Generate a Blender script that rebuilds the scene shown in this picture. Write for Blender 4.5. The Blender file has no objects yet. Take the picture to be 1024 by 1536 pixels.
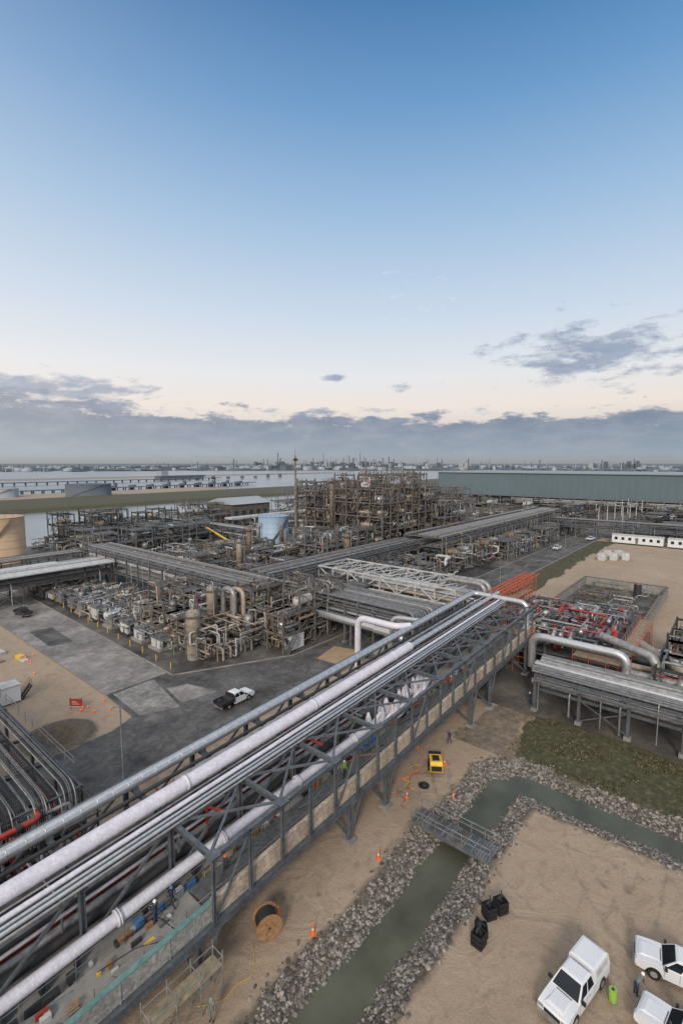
import bpy, math, random, itertools
from mathutils import Vector, Matrix, noise
R=random.Random(11)
sc=bpy.context.scene
COL=bpy.context.collection
# ---------------------------------------------------------------- materials
def mat(name,col,rough=.6,metal=0.,var=.18,scale=1.5,bump=0.,col2=None,bscale=None,streak=False,stain=0.):
    m=bpy.data.materials.new(name);m.use_nodes=True
    nt=m.node_tree;N=nt.nodes;L=nt.links
    b=N["Principled BSDF"];b.inputs["Roughness"].default_value=rough;b.inputs["Metallic"].default_value=metal
    tc=N.new("ShaderNodeTexCoord")
    n=N.new("ShaderNodeTexNoise");n.inputs["Scale"].default_value=scale;n.inputs["Detail"].default_value=6;n.inputs["Roughness"].default_value=.65
    if streak:
        mp=N.new("ShaderNodeMapping");mp.inputs["Scale"].default_value=(1,1,.12);L.new(tc.outputs["Object"],mp.inputs["Vector"]);L.new(mp.outputs[0],n.inputs["Vector"])
    else: L.new(tc.outputs["Object"],n.inputs["Vector"])
    r=N.new("ShaderNodeValToRGB");r.color_ramp.elements[0].position=.32;r.color_ramp.elements[1].position=.68
    c1=[max(0,c*(1-var)) for c in col];c2=[min(1,c*(1+var)) for c in (col2 or col)]
    r.color_ramp.elements[0].color=(*c1,1);r.color_ramp.elements[1].color=(*c2,1)
    L.new(n.outputs["Fac"],r.inputs["Fac"]);co=r.outputs["Color"]
    if stain:
        n3=N.new("ShaderNodeTexNoise");n3.inputs["Scale"].default_value=scale*4.3;n3.inputs["Detail"].default_value=8;n3.inputs["Distortion"].default_value=1.5;L.new(tc.outputs["Object"],n3.inputs["Vector"])
        r3=N.new("ShaderNodeValToRGB");r3.color_ramp.elements[0].position=.42;r3.color_ramp.elements[1].position=.62;v=1-stain
        r3.color_ramp.elements[0].color=(v,v,v,1);r3.color_ramp.elements[1].color=(1.1,1.1,1.1,1);L.new(n3.outputs["Fac"],r3.inputs[0])
        mx=N.new("ShaderNodeMix");mx.data_type='RGBA';mx.blend_type='MULTIPLY';mx.inputs[0].default_value=1;L.new(co,mx.inputs[6]);L.new(r3.outputs[0],mx.inputs[7]);co=mx.outputs[2]
    L.new(co,b.inputs["Base Color"])
    if bump>0:
        n2=N.new("ShaderNodeTexNoise");n2.inputs["Scale"].default_value=bscale or scale*8;n2.inputs["Detail"].default_value=5
        L.new(tc.outputs["Object"],n2.inputs["Vector"])
        bp=N.new("ShaderNodeBump");bp.inputs["Strength"].default_value=bump;bp.inputs["Distance"].default_value=.1
        L.new(n2.outputs["Fac"],bp.inputs["Height"]);L.new(bp.outputs["Normal"],b.inputs["Normal"])
    return m
M={}
M['steel']=mat('galvanized_steel',(.15,.155,.16),.55,.2,.35,1.2)
M['bsteel']=mat('bridge_steel',(.10,.112,.124),.6,.1,.3,.8,stain=.25)
M['dark']=mat('dark_steel',(.035,.036,.038),.65,.1,.4,1.2)
M['rust']=mat('rusty_steel',(.12,.085,.06),.8,.05,.45,1.5,col2=(.22,.17,.13))
M['brown']=mat('brown_grey_steel',(.08,.07,.06),.75,.1,.4,1.0,col2=(.145,.128,.113))
M['silver']=mat('aluminium_jacket',(.54,.545,.55),.38,.7,.14,2.5,stain=.12)
M['silver2']=mat('weathered_jacket',(.31,.305,.295),.5,.5,.35,1.5)
M['tan']=mat('tan_insulation',(.36,.30,.235),.55,.25,.3,1.0)
M['lav']=mat('primer_white_pipe',(.60,.585,.635),.42,0,.07,.8,stain=.1)
M['white']=mat('white_paint',(.66,.67,.68),.35,0,.05,.6)
M['offw']=mat('dirty_white',(.46,.46,.445),.6,0,.3,1.2)
M['conc']=mat('concrete',(.24,.23,.21),.85,0,.3,.5,.15)
M['panel']=mat('concrete_panel',(.42,.345,.26),.85,0,.3,.5,.1,streak=True,stain=.3)
M['cpanel']=mat('grey_concrete_panel',(.27,.265,.245),.85,0,.3,.5,.1,streak=True,stain=.35)
M['red']=mat('red_paint',(.33,.035,.025),.5,0,.3)
M['orange']=mat('orange_scaffold',(.46,.10,.045),.6,0,.3)
M['orangeb']=mat('hi_vis_orange',(.8,.17,.03),.6,0,.05)
M['yellow']=mat('yellow_paint',(.66,.42,.03),.45,0,.12)
M['hivis']=mat('hi_vis_green',(.26,.42,.06),.6,0,.1)
M['black']=mat('black_rubber',(.014,.014,.015),.7,0,.3)
M['glass']=mat('dark_glass',(.012,.016,.02),.08,0,.1)
M['wood']=mat('wood',(.27,.15,.07),.8,0,.35,3)
M['plank']=mat('scaffold_plank',(.25,.205,.135),.8,0,.35,2)
M['teal']=mat('teal_edge',(.12,.22,.21),.6,0,.3,2)
M['blue']=mat('blue_tank_paint',(.28,.40,.52),.5,0,.07,.15,streak=True)
M['beige']=mat('beige_tank_paint',(.5,.35,.215),.6,0,.1,.2)
M['navy']=mat('navy_cloth',(.025,.04,.085),.85,0,.2)
M['skin']=mat('skin',(.38,.21,.14),.6,0,.05)
M['grey']=mat('grey_cloth',(.15,.165,.15),.85,0,.2)
M['grating']=mat('grating',(.1,.1,.1),.7,.2,.4,3)
M['bluebox']=mat('blue_paint',(.05,.15,.32),.5,0,.2)
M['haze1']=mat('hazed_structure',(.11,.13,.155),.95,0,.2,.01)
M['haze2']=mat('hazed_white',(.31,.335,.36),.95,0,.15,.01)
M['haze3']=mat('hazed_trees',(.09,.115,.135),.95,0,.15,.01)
M['rock']=mat('rock_grey',(.14,.125,.11),.9,0,.4,3)
M['rock2']=mat('rock_light',(.27,.24,.21),.9,0,.35,3)
M['rock3']=mat('rock_dark',(.07,.062,.054),.9,0,.3,3)
M['asph']=mat('asphalt',(.062,.06,.058),.85,0,.3,.16,.2,bscale=9,col2=(.125,.12,.115),stain=.3)
M['road2']=mat('worn_concrete_road',(.17,.16,.148),.85,0,.3,.12,.15,bscale=6,col2=(.27,.255,.235),stain=.22)
M['pad']=mat('wet_plant_paving',(.04,.038,.036),.55,0,.4,.1,.1,bscale=4,col2=(.13,.118,.105),stain=.3)
M['patch']=mat('light_patch_concrete',(.2,.19,.175),.85,0,.25,.3,col2=(.27,.255,.235),stain=.3)
M['gravelp']=mat('brown_mat',(.33,.24,.15),.9,0,.15,.6)
M['helm']=mat('white_helmet',(.75,.75,.75),.3,0,.02)
M['lightgrey']=mat('wall_cladding',(.105,.148,.168),.6,0,.07,.02)
M['lgcap']=mat('wall_cap',(.26,.30,.32),.6,0,.05,.03)
M['g1']=mat('grass_green',(.045,.055,.02),.9,0,.3);M['g2']=mat('grass_dry',(.14,.115,.062),.9,0,.3)

# ---------------------------------------------------------------- mesh builder
class MB:
    def __init__(s): s.v=[];s.f=[];s.mi=[];s.sm=[];s.ms=[]
    def m(s,k):
        if k not in s.ms: s.ms.append(k)
        return s.ms.index(k)
    def add(s,vs,fs,k,sm=False):
        o=len(s.v);s.v.extend([tuple(v) for v in vs]);i=s.m(k)
        for f in fs: s.f.append([a+o for a in f]);s.mi.append(i);s.sm.append(sm)
    def box(s,x0,y0,z0,x1,y1,z1,k):
        s.add([(x0,y0,z0),(x1,y0,z0),(x1,y1,z0),(x0,y1,z0),(x0,y0,z1),(x1,y0,z1),(x1,y1,z1),(x0,y1,z1)],
              [(0,3,2,1),(4,5,6,7),(0,1,5,4),(1,2,6,5),(2,3,7,6),(3,0,4,7)],k)
    def frus(s,b,t,z0,z1,k):
        (x0,y0,x1,y1)=b;(a0,b0,a1,b1)=t
        s.add([(x0,y0,z0),(x1,y0,z0),(x1,y1,z0),(x0,y1,z0),(a0,b0,z1),(a1,b0,z1),(a1,b1,z1),(a0,b1,z1)],
              [(0,3,2,1),(4,5,6,7),(0,1,5,4),(1,2,6,5),(2,3,7,6),(3,0,4,7)],k)
    def beam(s,p,q,w,h,k):
        p=Vector(p);q=Vector(q);d=(q-p)
        if d.length<1e-5:return
        d.normalize();up=Vector((0,0,1)) if abs(d.z)<.95 else Vector((1,0,0))
        x=d.cross(up).normalized();y=x.cross(d).normalized()
        vs=[]
        for c in (p,q):
            for a,b in ((-1,-1),(1,-1),(1,1),(-1,1)): vs.append(c+x*(a*w/2)+y*(b*h/2))
        s.add(vs,[(0,1,2,3),(7,6,5,4),(0,4,5,1),(1,5,6,2),(2,6,7,3),(3,7,4,0)],k)
    def ibeam(s,p,q,w,h,k,t=.04):
        p=Vector(p);q=Vector(q);d=(q-p).normalized();up=Vector((0,0,1)) if abs(d.z)<.95 else Vector((1,0,0))
        x=d.cross(up).normalized();y=x.cross(d).normalized()
        s.beam(p+y*(h/2-t/2),q+y*(h/2-t/2),w,t,k);s.beam(p-y*(h/2-t/2),q-y*(h/2-t/2),w,t,k);s.beam(p,q,t,h-2*t,k)
    def ring(s,c,x,y,r,n): return [c+x*(r*math.cos(2*math.pi*i/n))+y*(r*math.sin(2*math.pi*i/n)) for i in range(n)]
    def lathe(s,p,ax,prof,k,n=12,cap=True):
        p=Vector(p);ax=Vector(ax).normalized();u=Vector((0,0,1)) if abs(ax.z)<.9 else Vector((1,0,0))
        x=ax.cross(u).normalized();y=ax.cross(x).normalized();vs=[]
        for d,r in prof: vs+=s.ring(p+ax*d,x,y,max(r,.001),n)
        fs=[]
        for j in range(len(prof)-1):
            for i in range(n):
                a=j*n+i;b=j*n+(i+1)%n;fs.append((a,b,b+n,a+n))
        s.add(vs,fs,k,True)
        if cap:
            s.add(vs[:n],[tuple(range(n))],k);s.add(vs[-n:],[tuple(range(n))],k)
    def cyl(s,p,q,r,k,n=10,r2=None,cap=True):
        p=Vector(p);q=Vector(q);s.lathe(p,q-p,[(0,r),((q-p).length,r if r2 is None else r2)],k,n,cap)
    def vessel(s,p,q,r,k,n=14):
        p=Vector(p);q=Vector(q);l=(q-p).length;e=min(r*.5,l*.3)
        pr=[(0,0),(e*.1,r*.45),(e*.4,r*.8),(e,r),(l-e,r),(l-e*.4,r*.8),(l-e*.1,r*.45),(l,0)]
        s.lathe(p,q-p,pr,k,n,False)
        for f in (e*1.02,l-e*1.02-.12): s.lathe(p,q-p,[(f,r),(f,r*1.06),(f+.12,r*1.06),(f+.12,r)],k,n,False)
    def tube(s,pts,r,k,n=8,bend=None,seg=3):
        P=[Vector(p) for p in pts];bend=bend or r*2.5;out=[P[0]]
        for i in range(1,len(P)-1):
            a=P[i-1]-P[i];b=P[i+1]-P[i];d=min(bend,a.length*.49,b.length*.49)
            if d<1e-4: continue
            p0=P[i]+a.normalized()*d;p2=P[i]+b.normalized()*d
            for j in range(seg+1):
                t=j/seg;out.append(p0*(1-t)**2+P[i]*2*t*(1-t)+p2*t*t)
        out.append(P[-1])
        vs=[];d=(out[1]-out[0]).normalized();u=Vector((0,0,1)) if abs(d.z)<.9 else Vector((1,0,0))
        x=d.cross(u).normalized()
        for i,c in enumerate(out):
            if i==0: d=out[1]-out[0]
            elif i==len(out)-1: d=out[-1]-out[-2]
            else: d=(out[i+1]-out[i]).normalized()+(out[i]-out[i-1]).normalized()
            d=d.normalized() if d.length>1e-6 else Vector((0,0,1))
            x=(x-d*x.dot(d))
            x=x.normalized() if x.length>1e-6 else d.orthogonal().normalized()
            vs+=s.ring(c,x,d.cross(x),r,n)
        fs=[]
        for j in range(len(out)-1):
            for i in range(n):
                a=j*n+i;b=j*n+(i+1)%n;fs.append((a,b,b+n,a+n))
        s.add(vs,fs,k,True);s.add(vs[:n],[tuple(range(n))],k);s.add(vs[-n:],[tuple(range(n))],k)
    def ext(s,prof,y0,y1,k):
        n=len(prof);vs=[(a,y0,b) for a,b in prof]+[(a,y1,b) for a,b in prof]
        s.add(vs,[tuple(range(n)),tuple(range(2*n-1,n-1,-1))]+[(i,i+n,(i+1)%n+n,(i+1)%n) for i in range(n)],k)
    def rail(s,p,q,k='steel',h=1.1,step=2.,w=.05):
        p=Vector(p);q=Vector(q);l=(q-p).length;n=max(1,int(l/step))
        for zz in (h,h*.55): s.beam(p+Vector((0,0,zz)),q+Vector((0,0,zz)),w,w,k)
        for i in range(n+1):
            c=p.lerp(q,i/n);s.beam(c,c+Vector((0,0,h)),w,w,k)
    def obj(s,name,loc=(0,0,0),rot=0,bevel=0):
        me=bpy.data.meshes.new(name);me.from_pydata(s.v,[],s.f)
        me.polygons.foreach_set("material_index",s.mi);me.polygons.foreach_set("use_smooth",s.sm)
        for k in s.ms: me.materials.append(M[k] if isinstance(k,str) else k)
        me.update()
        o=bpy.data.objects.new(name,me);COL.objects.link(o);o.location=loc;o.rotation_euler=(0,0,rot)
        if bevel:
            b=o.modifiers.new("bevel","BEVEL");b.width=bevel;b.segments=2;b.limit_method='ANGLE'
        return o
def U(a,b): return R.uniform(a,b)
C=R.choice

# ---------------------------------------------------------------- ground sheet
def frange(a,b,st):
    n=max(1,int(round((b-a)/st)));return [a+(b-a)*i/n for i in range(n)]
xs=[-20000,-8000,-3000,-1200,-500,-250,-120]+frange(-60,0,5)+frange(0,90,.5)+frange(90,300,3)+frange(300,1000,20)+frange(1000,3500,90)+[3500,4200,5500,8000,14000,30000,60000]
ys=[-20000,-8000,-3000,-1200,-500]+frange(-250,-12,8)+frange(-12,76,.5)+frange(76,232,3)+[232]+frange(234,402,7)+frange(402,600,9)+frange(600,1000,25)+frange(1000,3500,90)+[3500,4200,5500,8000,14000,30000,60000]
def cdist(x,y):
    w=.35*math.sin(x*.35+y*.2)+.2*math.sin(x*.9-y*.7)
    d1=math.hypot(max(0,x-50),y-18.4+w*.5) if x>50 else abs(y-18.4+w*.5)
    d2=math.hypot(x-51.8,max(0,y-17)) if y>17 else abs(x-51.8+w*.5)
    return min(d1,d2)
def hz(x,y):
    r=x*.768+y*.64
    land=(y<232 and x<900) or (395<y<520 and x<1700) or (519<y<625+.05*x and x<430) or (1150<y<1290 and 300<x<1500) or r>2300 or y>2500 or r<0 
    if not land: return -4.
    if y>=230 and y<234 : return -1.5
    z=0.
    if 395<y<520 and x<1700: z=1.5
    if y<60 and x<90 :
        d=cdist(x,y)
        if d<3.7: z=-.85*min(1,(3.7-d)/2.4)
        z+=noise.noise(Vector((x*.12,y*.12,0)))*.12 if d>1 else 0
    d=math.hypot(x-22,y-65.5)
    if d<5.5: z+= (.55*math.exp(-((d-3.3)/.9)**2)-1.3*math.exp(-(d/2.1)**2))
    return z
def box01(x,y,x0,x1,y0,y1): return 1. if x0<=x<=x1 and y0<=y<=y1 else 0.
def tracks(x,y):
    v=0
    for cx,cy,r in ((52,-6,17),(60,2,26),(20,2,11),(44,-20,24),(36,36,14),(40,-2,9)):
        d=math.hypot(x-cx,y-cy)
        for o in (-.9,.9):
            v=max(v,math.exp(-((d-r-o)/.3)**2))
    return v
gv=[];gc=[]
for y in ys:
    for x in xs:
        z=hz(x,y);gv.append((x,y,z))
        n=noise.noise(Vector((x*.15,y*.15,3)))*2.2
        g=max(box01(x,y,55.3+n*.3,67+n*.5,-60,20+n*.6), box01(x,y,110,240,43+n,51), .8*box01(x,y,-1000,1700,394,521),box01(x,y,525,900,-500,232))
        if x*.768+y*.64>2200: g=1
        p=max(box01(x,y,43,420,62,233),box01(x,y,66.5,106,-60,41),box01(x,y,106,150,16,36),box01(x,y,255,520,-200,75),box01(x,y,-80,43,150,233))
        b=0.
        if y<60 and x<90:
            d=cdist(x,y); b=max(0,min(1,(4.5-d)/1.2))
        d=math.hypot(x-22,y-65.5); b=max(b,max(0,min(1,(5.2-d)/1.5)))
        b=max(b,.6*box01(x,y,54.5,67,20+n,26+n))
        b=max(b,.42*box01(x,y,-10,54,46+n*.5,50.4),.45*box01(x,y,-10,60,36,40+n*.5))
        if 10<x<50 and y<30 and b<.2: b=max(b,.42*tracks(x,y))
        gc.append((g,p,b,1))
nx=len(xs);ny=len(ys)
gf=[(j*nx+i,j*nx+i+1,(j+1)*nx+i+1,(j+1)*nx+i) for j in range(ny-1) for i in range(nx-1)]
me=bpy.data.meshes.new("ground");me.from_pydata(gv,[],gf)
ca=me.color_attributes.new("mask","FLOAT_COLOR","POINT")
ca.data.foreach_set("color",[c for q in gc for c in q])
me.polygons.foreach_set("use_smooth",[True]*len(gf))
gm=bpy.data.materials.new("ground_soil");gm.use_nodes=True
nt=gm.node_tree;N=nt.nodes;L=nt.links;B=N["Principled BSDF"];B.inputs["Roughness"].default_value=.92
tc=N.new("ShaderNodeTexCoord")
def noi(sc_,det=6,ro=.6,dist=0.):
    n=N.new("ShaderNodeTexNoise");n.inputs["Scale"].default_value=sc_;n.inputs["Detail"].default_value=det;n.inputs["Roughness"].default_value=ro;n.inputs["Distortion"].default_value=dist
    L.new(tc.outputs["Object"],n.inputs["Vector"]);return n.outputs["Fac"]
def ramp(fac,*st):
    r=N.new("ShaderNodeValToRGB");e=r.color_ramp.elements
    e[0].position=st[0][0];e[0].color=(*st[0][1],1);e[1].position=st[-1][0];e[1].color=(*st[-1][1],1)
    for p,c in st[1:-1]:
        q=e.new(p);q.color=(*c,1)
    L.new(fac,r.inputs["Fac"]);return r.outputs["Color"]
def mth(op,a,b=None,c=None,clamp=False):
    m_=N.new("ShaderNodeMath");m_.operation=op;m_.use_clamp=clamp
    for i,v in enumerate((a,b,c)):
        if v is None: continue
        if isinstance(v,(int,float)): m_.inputs[i].default_value=v
        else: L.new(v,m_.inputs[i])
    return m_.outputs[0]
def mix(f,a,b,bt='MIX'):
    m_=N.new("ShaderNodeMix");m_.data_type='RGBA';m_.blend_type=bt
    for i,v in ((0,f),(6,a),(7,b)):
        if isinstance(v,(int,float)): m_.inputs[i].default_value=v
        elif isinstance(v,tuple): m_.inputs[i].default_value=(*v,1)
        else: L.new(v,m_.inputs[i])
    return m_.outputs[2]
big=noi(.07,7,.66);mid=noi(.9,8,.65);fine=noi(9,6,.7);swirl=noi(.28,8,.6,2.5)
sand=ramp(big,(.3,(.27,.20,.138)),(.5,(.385,.29,.205)),(.72,(.48,.375,.275)))
sand=mix(mth('MULTIPLY',mid,.5),sand,(.26,.19,.128))
sand=mix(.4,sand,ramp(fine,(.3,(.21,.155,.105)),(.7,(.5,.395,.29))))
sand=mix(ramp(swirl,(.5,(0,0,0)),(.68,(.45,.45,.45))),sand,(.23,.17,.115))
grass=ramp(noi(1.3,8,.75),(.3,(.03,.03,.014)),(.5,(.06,.06,.025)),(.7,(.16,.125,.075)))
pave=ramp(noi(.16,8,.65),(.3,(.04,.038,.036)),(.5,(.085,.077,.068)),(.72,(.21,.18,.15)))
wet=ramp(noi(3,8,.7),(.3,(.06,.05,.038)),(.7,(.18,.145,.108)))
at=N.new("ShaderNodeAttribute");at.attribute_name="mask";sx=N.new("ShaderNodeSeparateColor");L.new(at.outputs["Color"],sx.inputs[0])
ns=noi(.7,8,.7)
def msk(o,k=5.):
    a=mth('ADD',o,mth('MULTIPLY',mth('SUBTRACT',ns,.5),1.1));return mth('MULTIPLY_ADD',mth('SUBTRACT',a,.5),k,.5,clamp=True)
col=mix(msk(sx.outputs[1]),sand,pave)
col=mix(msk(sx.outputs[2],2.),col,wet)
col=mix(msk(sx.outputs[0],2.5),col,grass)
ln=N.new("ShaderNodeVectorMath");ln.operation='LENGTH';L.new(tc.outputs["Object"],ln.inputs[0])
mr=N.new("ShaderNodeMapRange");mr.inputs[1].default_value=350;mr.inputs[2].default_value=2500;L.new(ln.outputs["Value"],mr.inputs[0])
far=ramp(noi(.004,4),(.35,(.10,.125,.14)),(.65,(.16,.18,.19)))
col=mix(mr.outputs[0],col,far)  # aerial haze painted into the ground colour, stronger with distance
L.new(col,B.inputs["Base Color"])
bp=N.new("ShaderNodeBump");bp.inputs["Strength"].default_value=.65;bp.inputs["Distance"].default_value=.22
hh=mth('ADD',mth('MULTIPLY',mid,1.0),mth('MULTIPLY',fine,.35));hh=mth('ADD',hh,mth('MULTIPLY',swirl,1.2));L.new(hh,bp.inputs["Height"]);L.new(bp.outputs[0],B.inputs["Normal"])
me.materials.append(gm);o=bpy.data.objects.new("ground",me);COL.objects.link(o)

def water(name,x0,y0,x1,y1,z,col,rough,sc_,st):
    m=bpy.data.materials.new(name);m.use_nodes=True;nt=m.node_tree
    b=nt.nodes["Principled BSDF"];b.inputs["Roughness"].default_value=rough;b.inputs["IOR"].default_value=1.33
    t=nt.nodes.new("ShaderNodeTexCoord");n=nt.nodes.new("ShaderNodeTexNoise");n.inputs["Scale"].default_value=sc_;n.inputs["Detail"].default_value=4
    p=nt.nodes.new("ShaderNodeBump");p.inputs["Strength"].default_value=st;p.inputs["Distance"].default_value=.1
    nt.links.new(t.outputs["Object"],n.inputs["Vector"]);nt.links.new(n.outputs["Fac"],p.inputs["Height"]);nt.links.new(p.outputs[0],b.inputs["Normal"])
    n2=nt.nodes.new("ShaderNodeTexNoise");n2.inputs["Scale"].default_value=sc_*.15;n2.inputs["Detail"].default_value=5;nt.links.new(t.outputs["Object"],n2.inputs["Vector"])
    r=nt.nodes.new("ShaderNodeValToRGB");r.color_ramp.elements[0].position=.3;r.color_ramp.elements[1].position=.7;r.color_ramp.elements[0].color=(*[c*.75 for c in col],1);r.color_ramp.elements[1].color=(*[c*1.25 for c in col],1)
    nt.links.new(n2.outputs["Fac"],r.inputs[0]);nt.links.new(r.outputs[0],b.inputs["Base Color"])
    M[name]=m;mb=MB();mb.add([(x0,y0,z),(x1,y0,z),(x1,y1,z),(x0,y1,z)],[(0,1,2,3)],name);return mb.obj(name)
water("canal_water",-20,-60,56,24,-.68,(.088,.09,.062),.06,2.2,.1)
water("river_water",-3000,232.5,9000,6000,-1.2,(.19,.225,.25),.22,.15,.25)

# ---------------------------------------------------------------- riprap
mb=MB()
ico=[]
ph=(1+5**.5)/2
for a,b in ((1,ph),(-1,ph),(1,-ph),(-1,-ph)): ico+= [(0,a,b),(a,b,0),(b,0,a)]
icv=[Vector(v).normalized() for v in ico]
icf=[]
for i,j,k in itertools.combinations(range(12),3):
    e=[(icv[a]-icv[b]).length for a,b in ((i,j),(j,k),(i,k))]
    if max(e)<1.1: icf.append((i,j,k) if (icv[j]-icv[i]).cross(icv[k]-icv[i]).dot(icv[i])>0 else (i,k,j))
cnt=0
while cnt<18000:
    if R.random()<.6: x=U(6,56);y=U(14,23.2)
    else: x=U(47,56.5);y=U(-14,23.2)
    d=cdist(x,y)
    lim=3.6+noise.noise(Vector((x*.5,y*.5,0)))*1.1
    if d<1.45 or d>lim+(.8 if R.random()<.06 else 0): continue
    cnt+=1;r=U(.06,.17)*(1.4 if R.random()<.12 else 1);sx_,sy_,sz_=U(.7,1.3),U(.7,1.3),U(.5,.9);an=U(0,6)
    ca_,sa_=math.cos(an),math.sin(an);z=hz(x,y)+r*.15
    vs=[]
    for v in icv:
        q=v*(r*U(.75,1.2));a,b=q.x*sx_,q.y*sy_;vs.append((x+a*ca_-b*sa_,y+a*sa_+b*ca_,z+q.z*sz_))
    mb.add(vs,icf,R.choices(['rock','rock2','rock3'],[5,4,3])[0])
mb.obj("riprap_rocks")

# ---------------------------------------------------------------- roads
def sheet(name,pts,z,k):
    mb=MB();mb.add([(x,y,z) for x,y in pts],[tuple(range(len(pts)))],k)
    return mb.obj(name)
sheet("asphalt_road",[(-40,50.4),(330,50.4),(330,61),(60,61),(41,70.5),(41,72),(31,72),(30.5,63),(27,61.5),(-40,61.5)],.14,'asph')
sheet("concrete_road",[(31,72.1),(41.0,72.1),(42.5,128),(44,260),(31,260)],.144,'road2')
sheet("road_patch",[(31.2,62.5),(36.2,60.3),(38.4,71.6),(31.8,71.6)],.146,'patch')
sheet("road_patch",[(62,51),(70,51),(68,58.5),(61.5,57)],.147,'gravelp')
sheet("road_patch",[(37,61.2),(42.5,60.2),(41,66),(38,67)],.146,'road2')
sheet("road_patch",[(33,100),(37,99),(37.5,112),(33.4,112)],.148,'asph')
mb=MB()
for i in range(12):
    y=75+i*14;mb.add([(31.1,y,.1465),(41.2,y,.1465),(41.2,y+.12,.1465),(31.1,y+.12,.1465)],[(0,1,2,3)],'pad')
for i in range(22): 
    x=75+i*11;mb.add([(x,55.6,.148),(x+4,55.6,.148),(x+4,55.75,.148),(x,55.75,.148)],[(0,1,2,3)],'yellow')
mb.obj("road_marking")
mb=MB()
def kerb(p,q,k='conc'): mb.beam((p[0],p[1],.1),(q[0],q[1],.1),.22,.34,k)
for p,q in (((-40,50.3),(330,50.3)),((60,61.2),(130,61.2)),((60,61.2),(41.2,70.6)),((41.2,70.6),(42.6,128)),((42.6,128),(44,200)),((130,61.2),(330,61.2))): kerb(p,q)
mb.obj("road_kerb")
sheet("plant_pavement",[(60.2,61.4),(235,61.4),(235,230),(45,230),(42.9,128),(41.5,71)],.16,'pad')

# ---------------------------------------------------------------- industrial kit
PM=['silver','silver2','silver2','steel','brown','tan','rust','offw','dark','brown','steel','silver']
def wander(mb,x0,x1,y0,y1,z0,z1,n,rr=(.07,.28),pm=PM,sides=6):
    for _ in range(n):
        p=[U(x0,x1),U(y0,y1),U(z0,z1)];pts=[tuple(p)];ax=C([0,1,2])
        for _s in range(R.randint(2,5)):
            lo,hi=((x0,x1),(y0,y1),(z0,z1))[ax]
            if hi-lo>12: lo,hi=max(lo,p[ax]-7),min(hi,p[ax]+7)
            p[ax]=U(lo,hi);pts.append(tuple(p));ax=C([a for a in (0,1,2) if a!=ax])
        r=U(*rr)*(1 if R.random()<.8 else 1.7);k=C(pm)
        mb.tube(pts,r,k,sides)
        if R.random()<.6:
            a=Vector(pts[0]);b=Vector(pts[1])
            if (b-a).length>1:
                c=a.lerp(b,.5);d=(b-a).normalized();mb.cyl(c-d*.15,c+d*.15,r*1.7,C(['dark','silver2','red' if R.random()<.25 else 'steel']),8)
def rack(name,ax,a0,a1,b0,b1,levels,step=6,dens=.9,pr=(.1,.3),pm=PM,cm='steel',brace=True,drop=None,cw=.35,overhang=0,tray=True):
    mb=MB()
    def P(a,b,z): return (a,b,z) if ax=='x' else (b,a,z)
    n=max(1,int(round((a1-a0)/step)));top=levels[-1]
    for i in range(n+1):
        a=a0+(a1-a0)*i/n
        for b in (b0,b1):
            mb.ibeam(P(a,b,0),P(a,b,top+.2),cw,cw,cm,.06)
            q=P(a,b,0);mb.box(q[0]-.4,q[1]-.4,0,q[0]+.4,q[1]+.4,.45,'conc')
        for z in levels: mb.ibeam(P(a,b0,z),P(a,b1,z),.25,.4,cm,.05)
        if brace and i<n and i%2==0:
            a2=a0+(a1-a0)*(i+1)/n
            for b in (b0,b1):
                mb.beam(P(a,b,.5),P(a2,b,levels[0]),.14,.14,cm);mb.beam(P(a2,b,.5),P(a,b,levels[0]),.14,.14,cm)
    for z in levels:
        for b in (b0,b1): mb.ibeam(P(a0,b,z-.02),P(a1,b,z-.02),.22,.36,cm,.05)
    for li,z in enumerate(levels):
        b=b0+.35
        while b<b1-.3:
            r=U(*pr)
            if R.random()<dens:
                s0=a0-overhang*U(.2,1);s1=a1+overhang*U(.2,1)
                k=C(pm);zz=z+.2+r
                if R.random()<.25 and li==0: s0=a0+(a1-a0)*U(0,.6)
                pts=[P(s0,b+r,zz),P(s1,b+r,zz)]
                if drop=='lo': pts=[P(a0-1.2-(b-b0)*.25,b+r,.3),P(a0-1.2-(b-b0)*.25,b+r,zz),P(s1,b+r,zz)]
                mb.tube(pts,r,k,8,bend=r*3 if drop is None else 1.1)
            b+=2*r+U(.08,.35)
    for i in range(int((a1-a0)/3)):
        a=U(a0,a1);b=C([b0-.3,b1+.3]);r=U(.06,.16)
        mb.tube([P(a,b,U(.2,1)),P(a,b,top+U(-2,.6)),P(a,(b0+b1)/2,top+.5)],r,C(pm),6)
    if tray:
        for b in (b0-.6,):
            for dz in (0,.12): mb.beam(P(a0,b,top-.6+dz),P(a1,b,top-.6+dz),.5,.04,'steel')
    return mb.obj(name)
def hvessel(mb,x,y,z,l,r,ax,k):
    d=Vector((1,0,0)) if ax=='x' else Vector((0,1,0));p=Vector((x,y,z))
    mb.vessel(p,p+d*l,r,k)
    for t in (.22,.78):
        c=p+d*(l*t);mb.box(c.x-.25-(0 if ax=='x' else r*.5),c.y-.25-(r*.5 if ax=='x' else 0),z-r-.9,c.x+.25+(0 if ax=='x' else r*.5),c.y+.25+(r*.5 if ax=='x' else 0),z-r*.7,'conc')
    for t in (.3,.6):
        c=p+d*(l*t);mb.cyl(c+Vector((0,0,r*.9)),c+Vector((0,0,r+.5)),r*.22,k,8)
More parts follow.
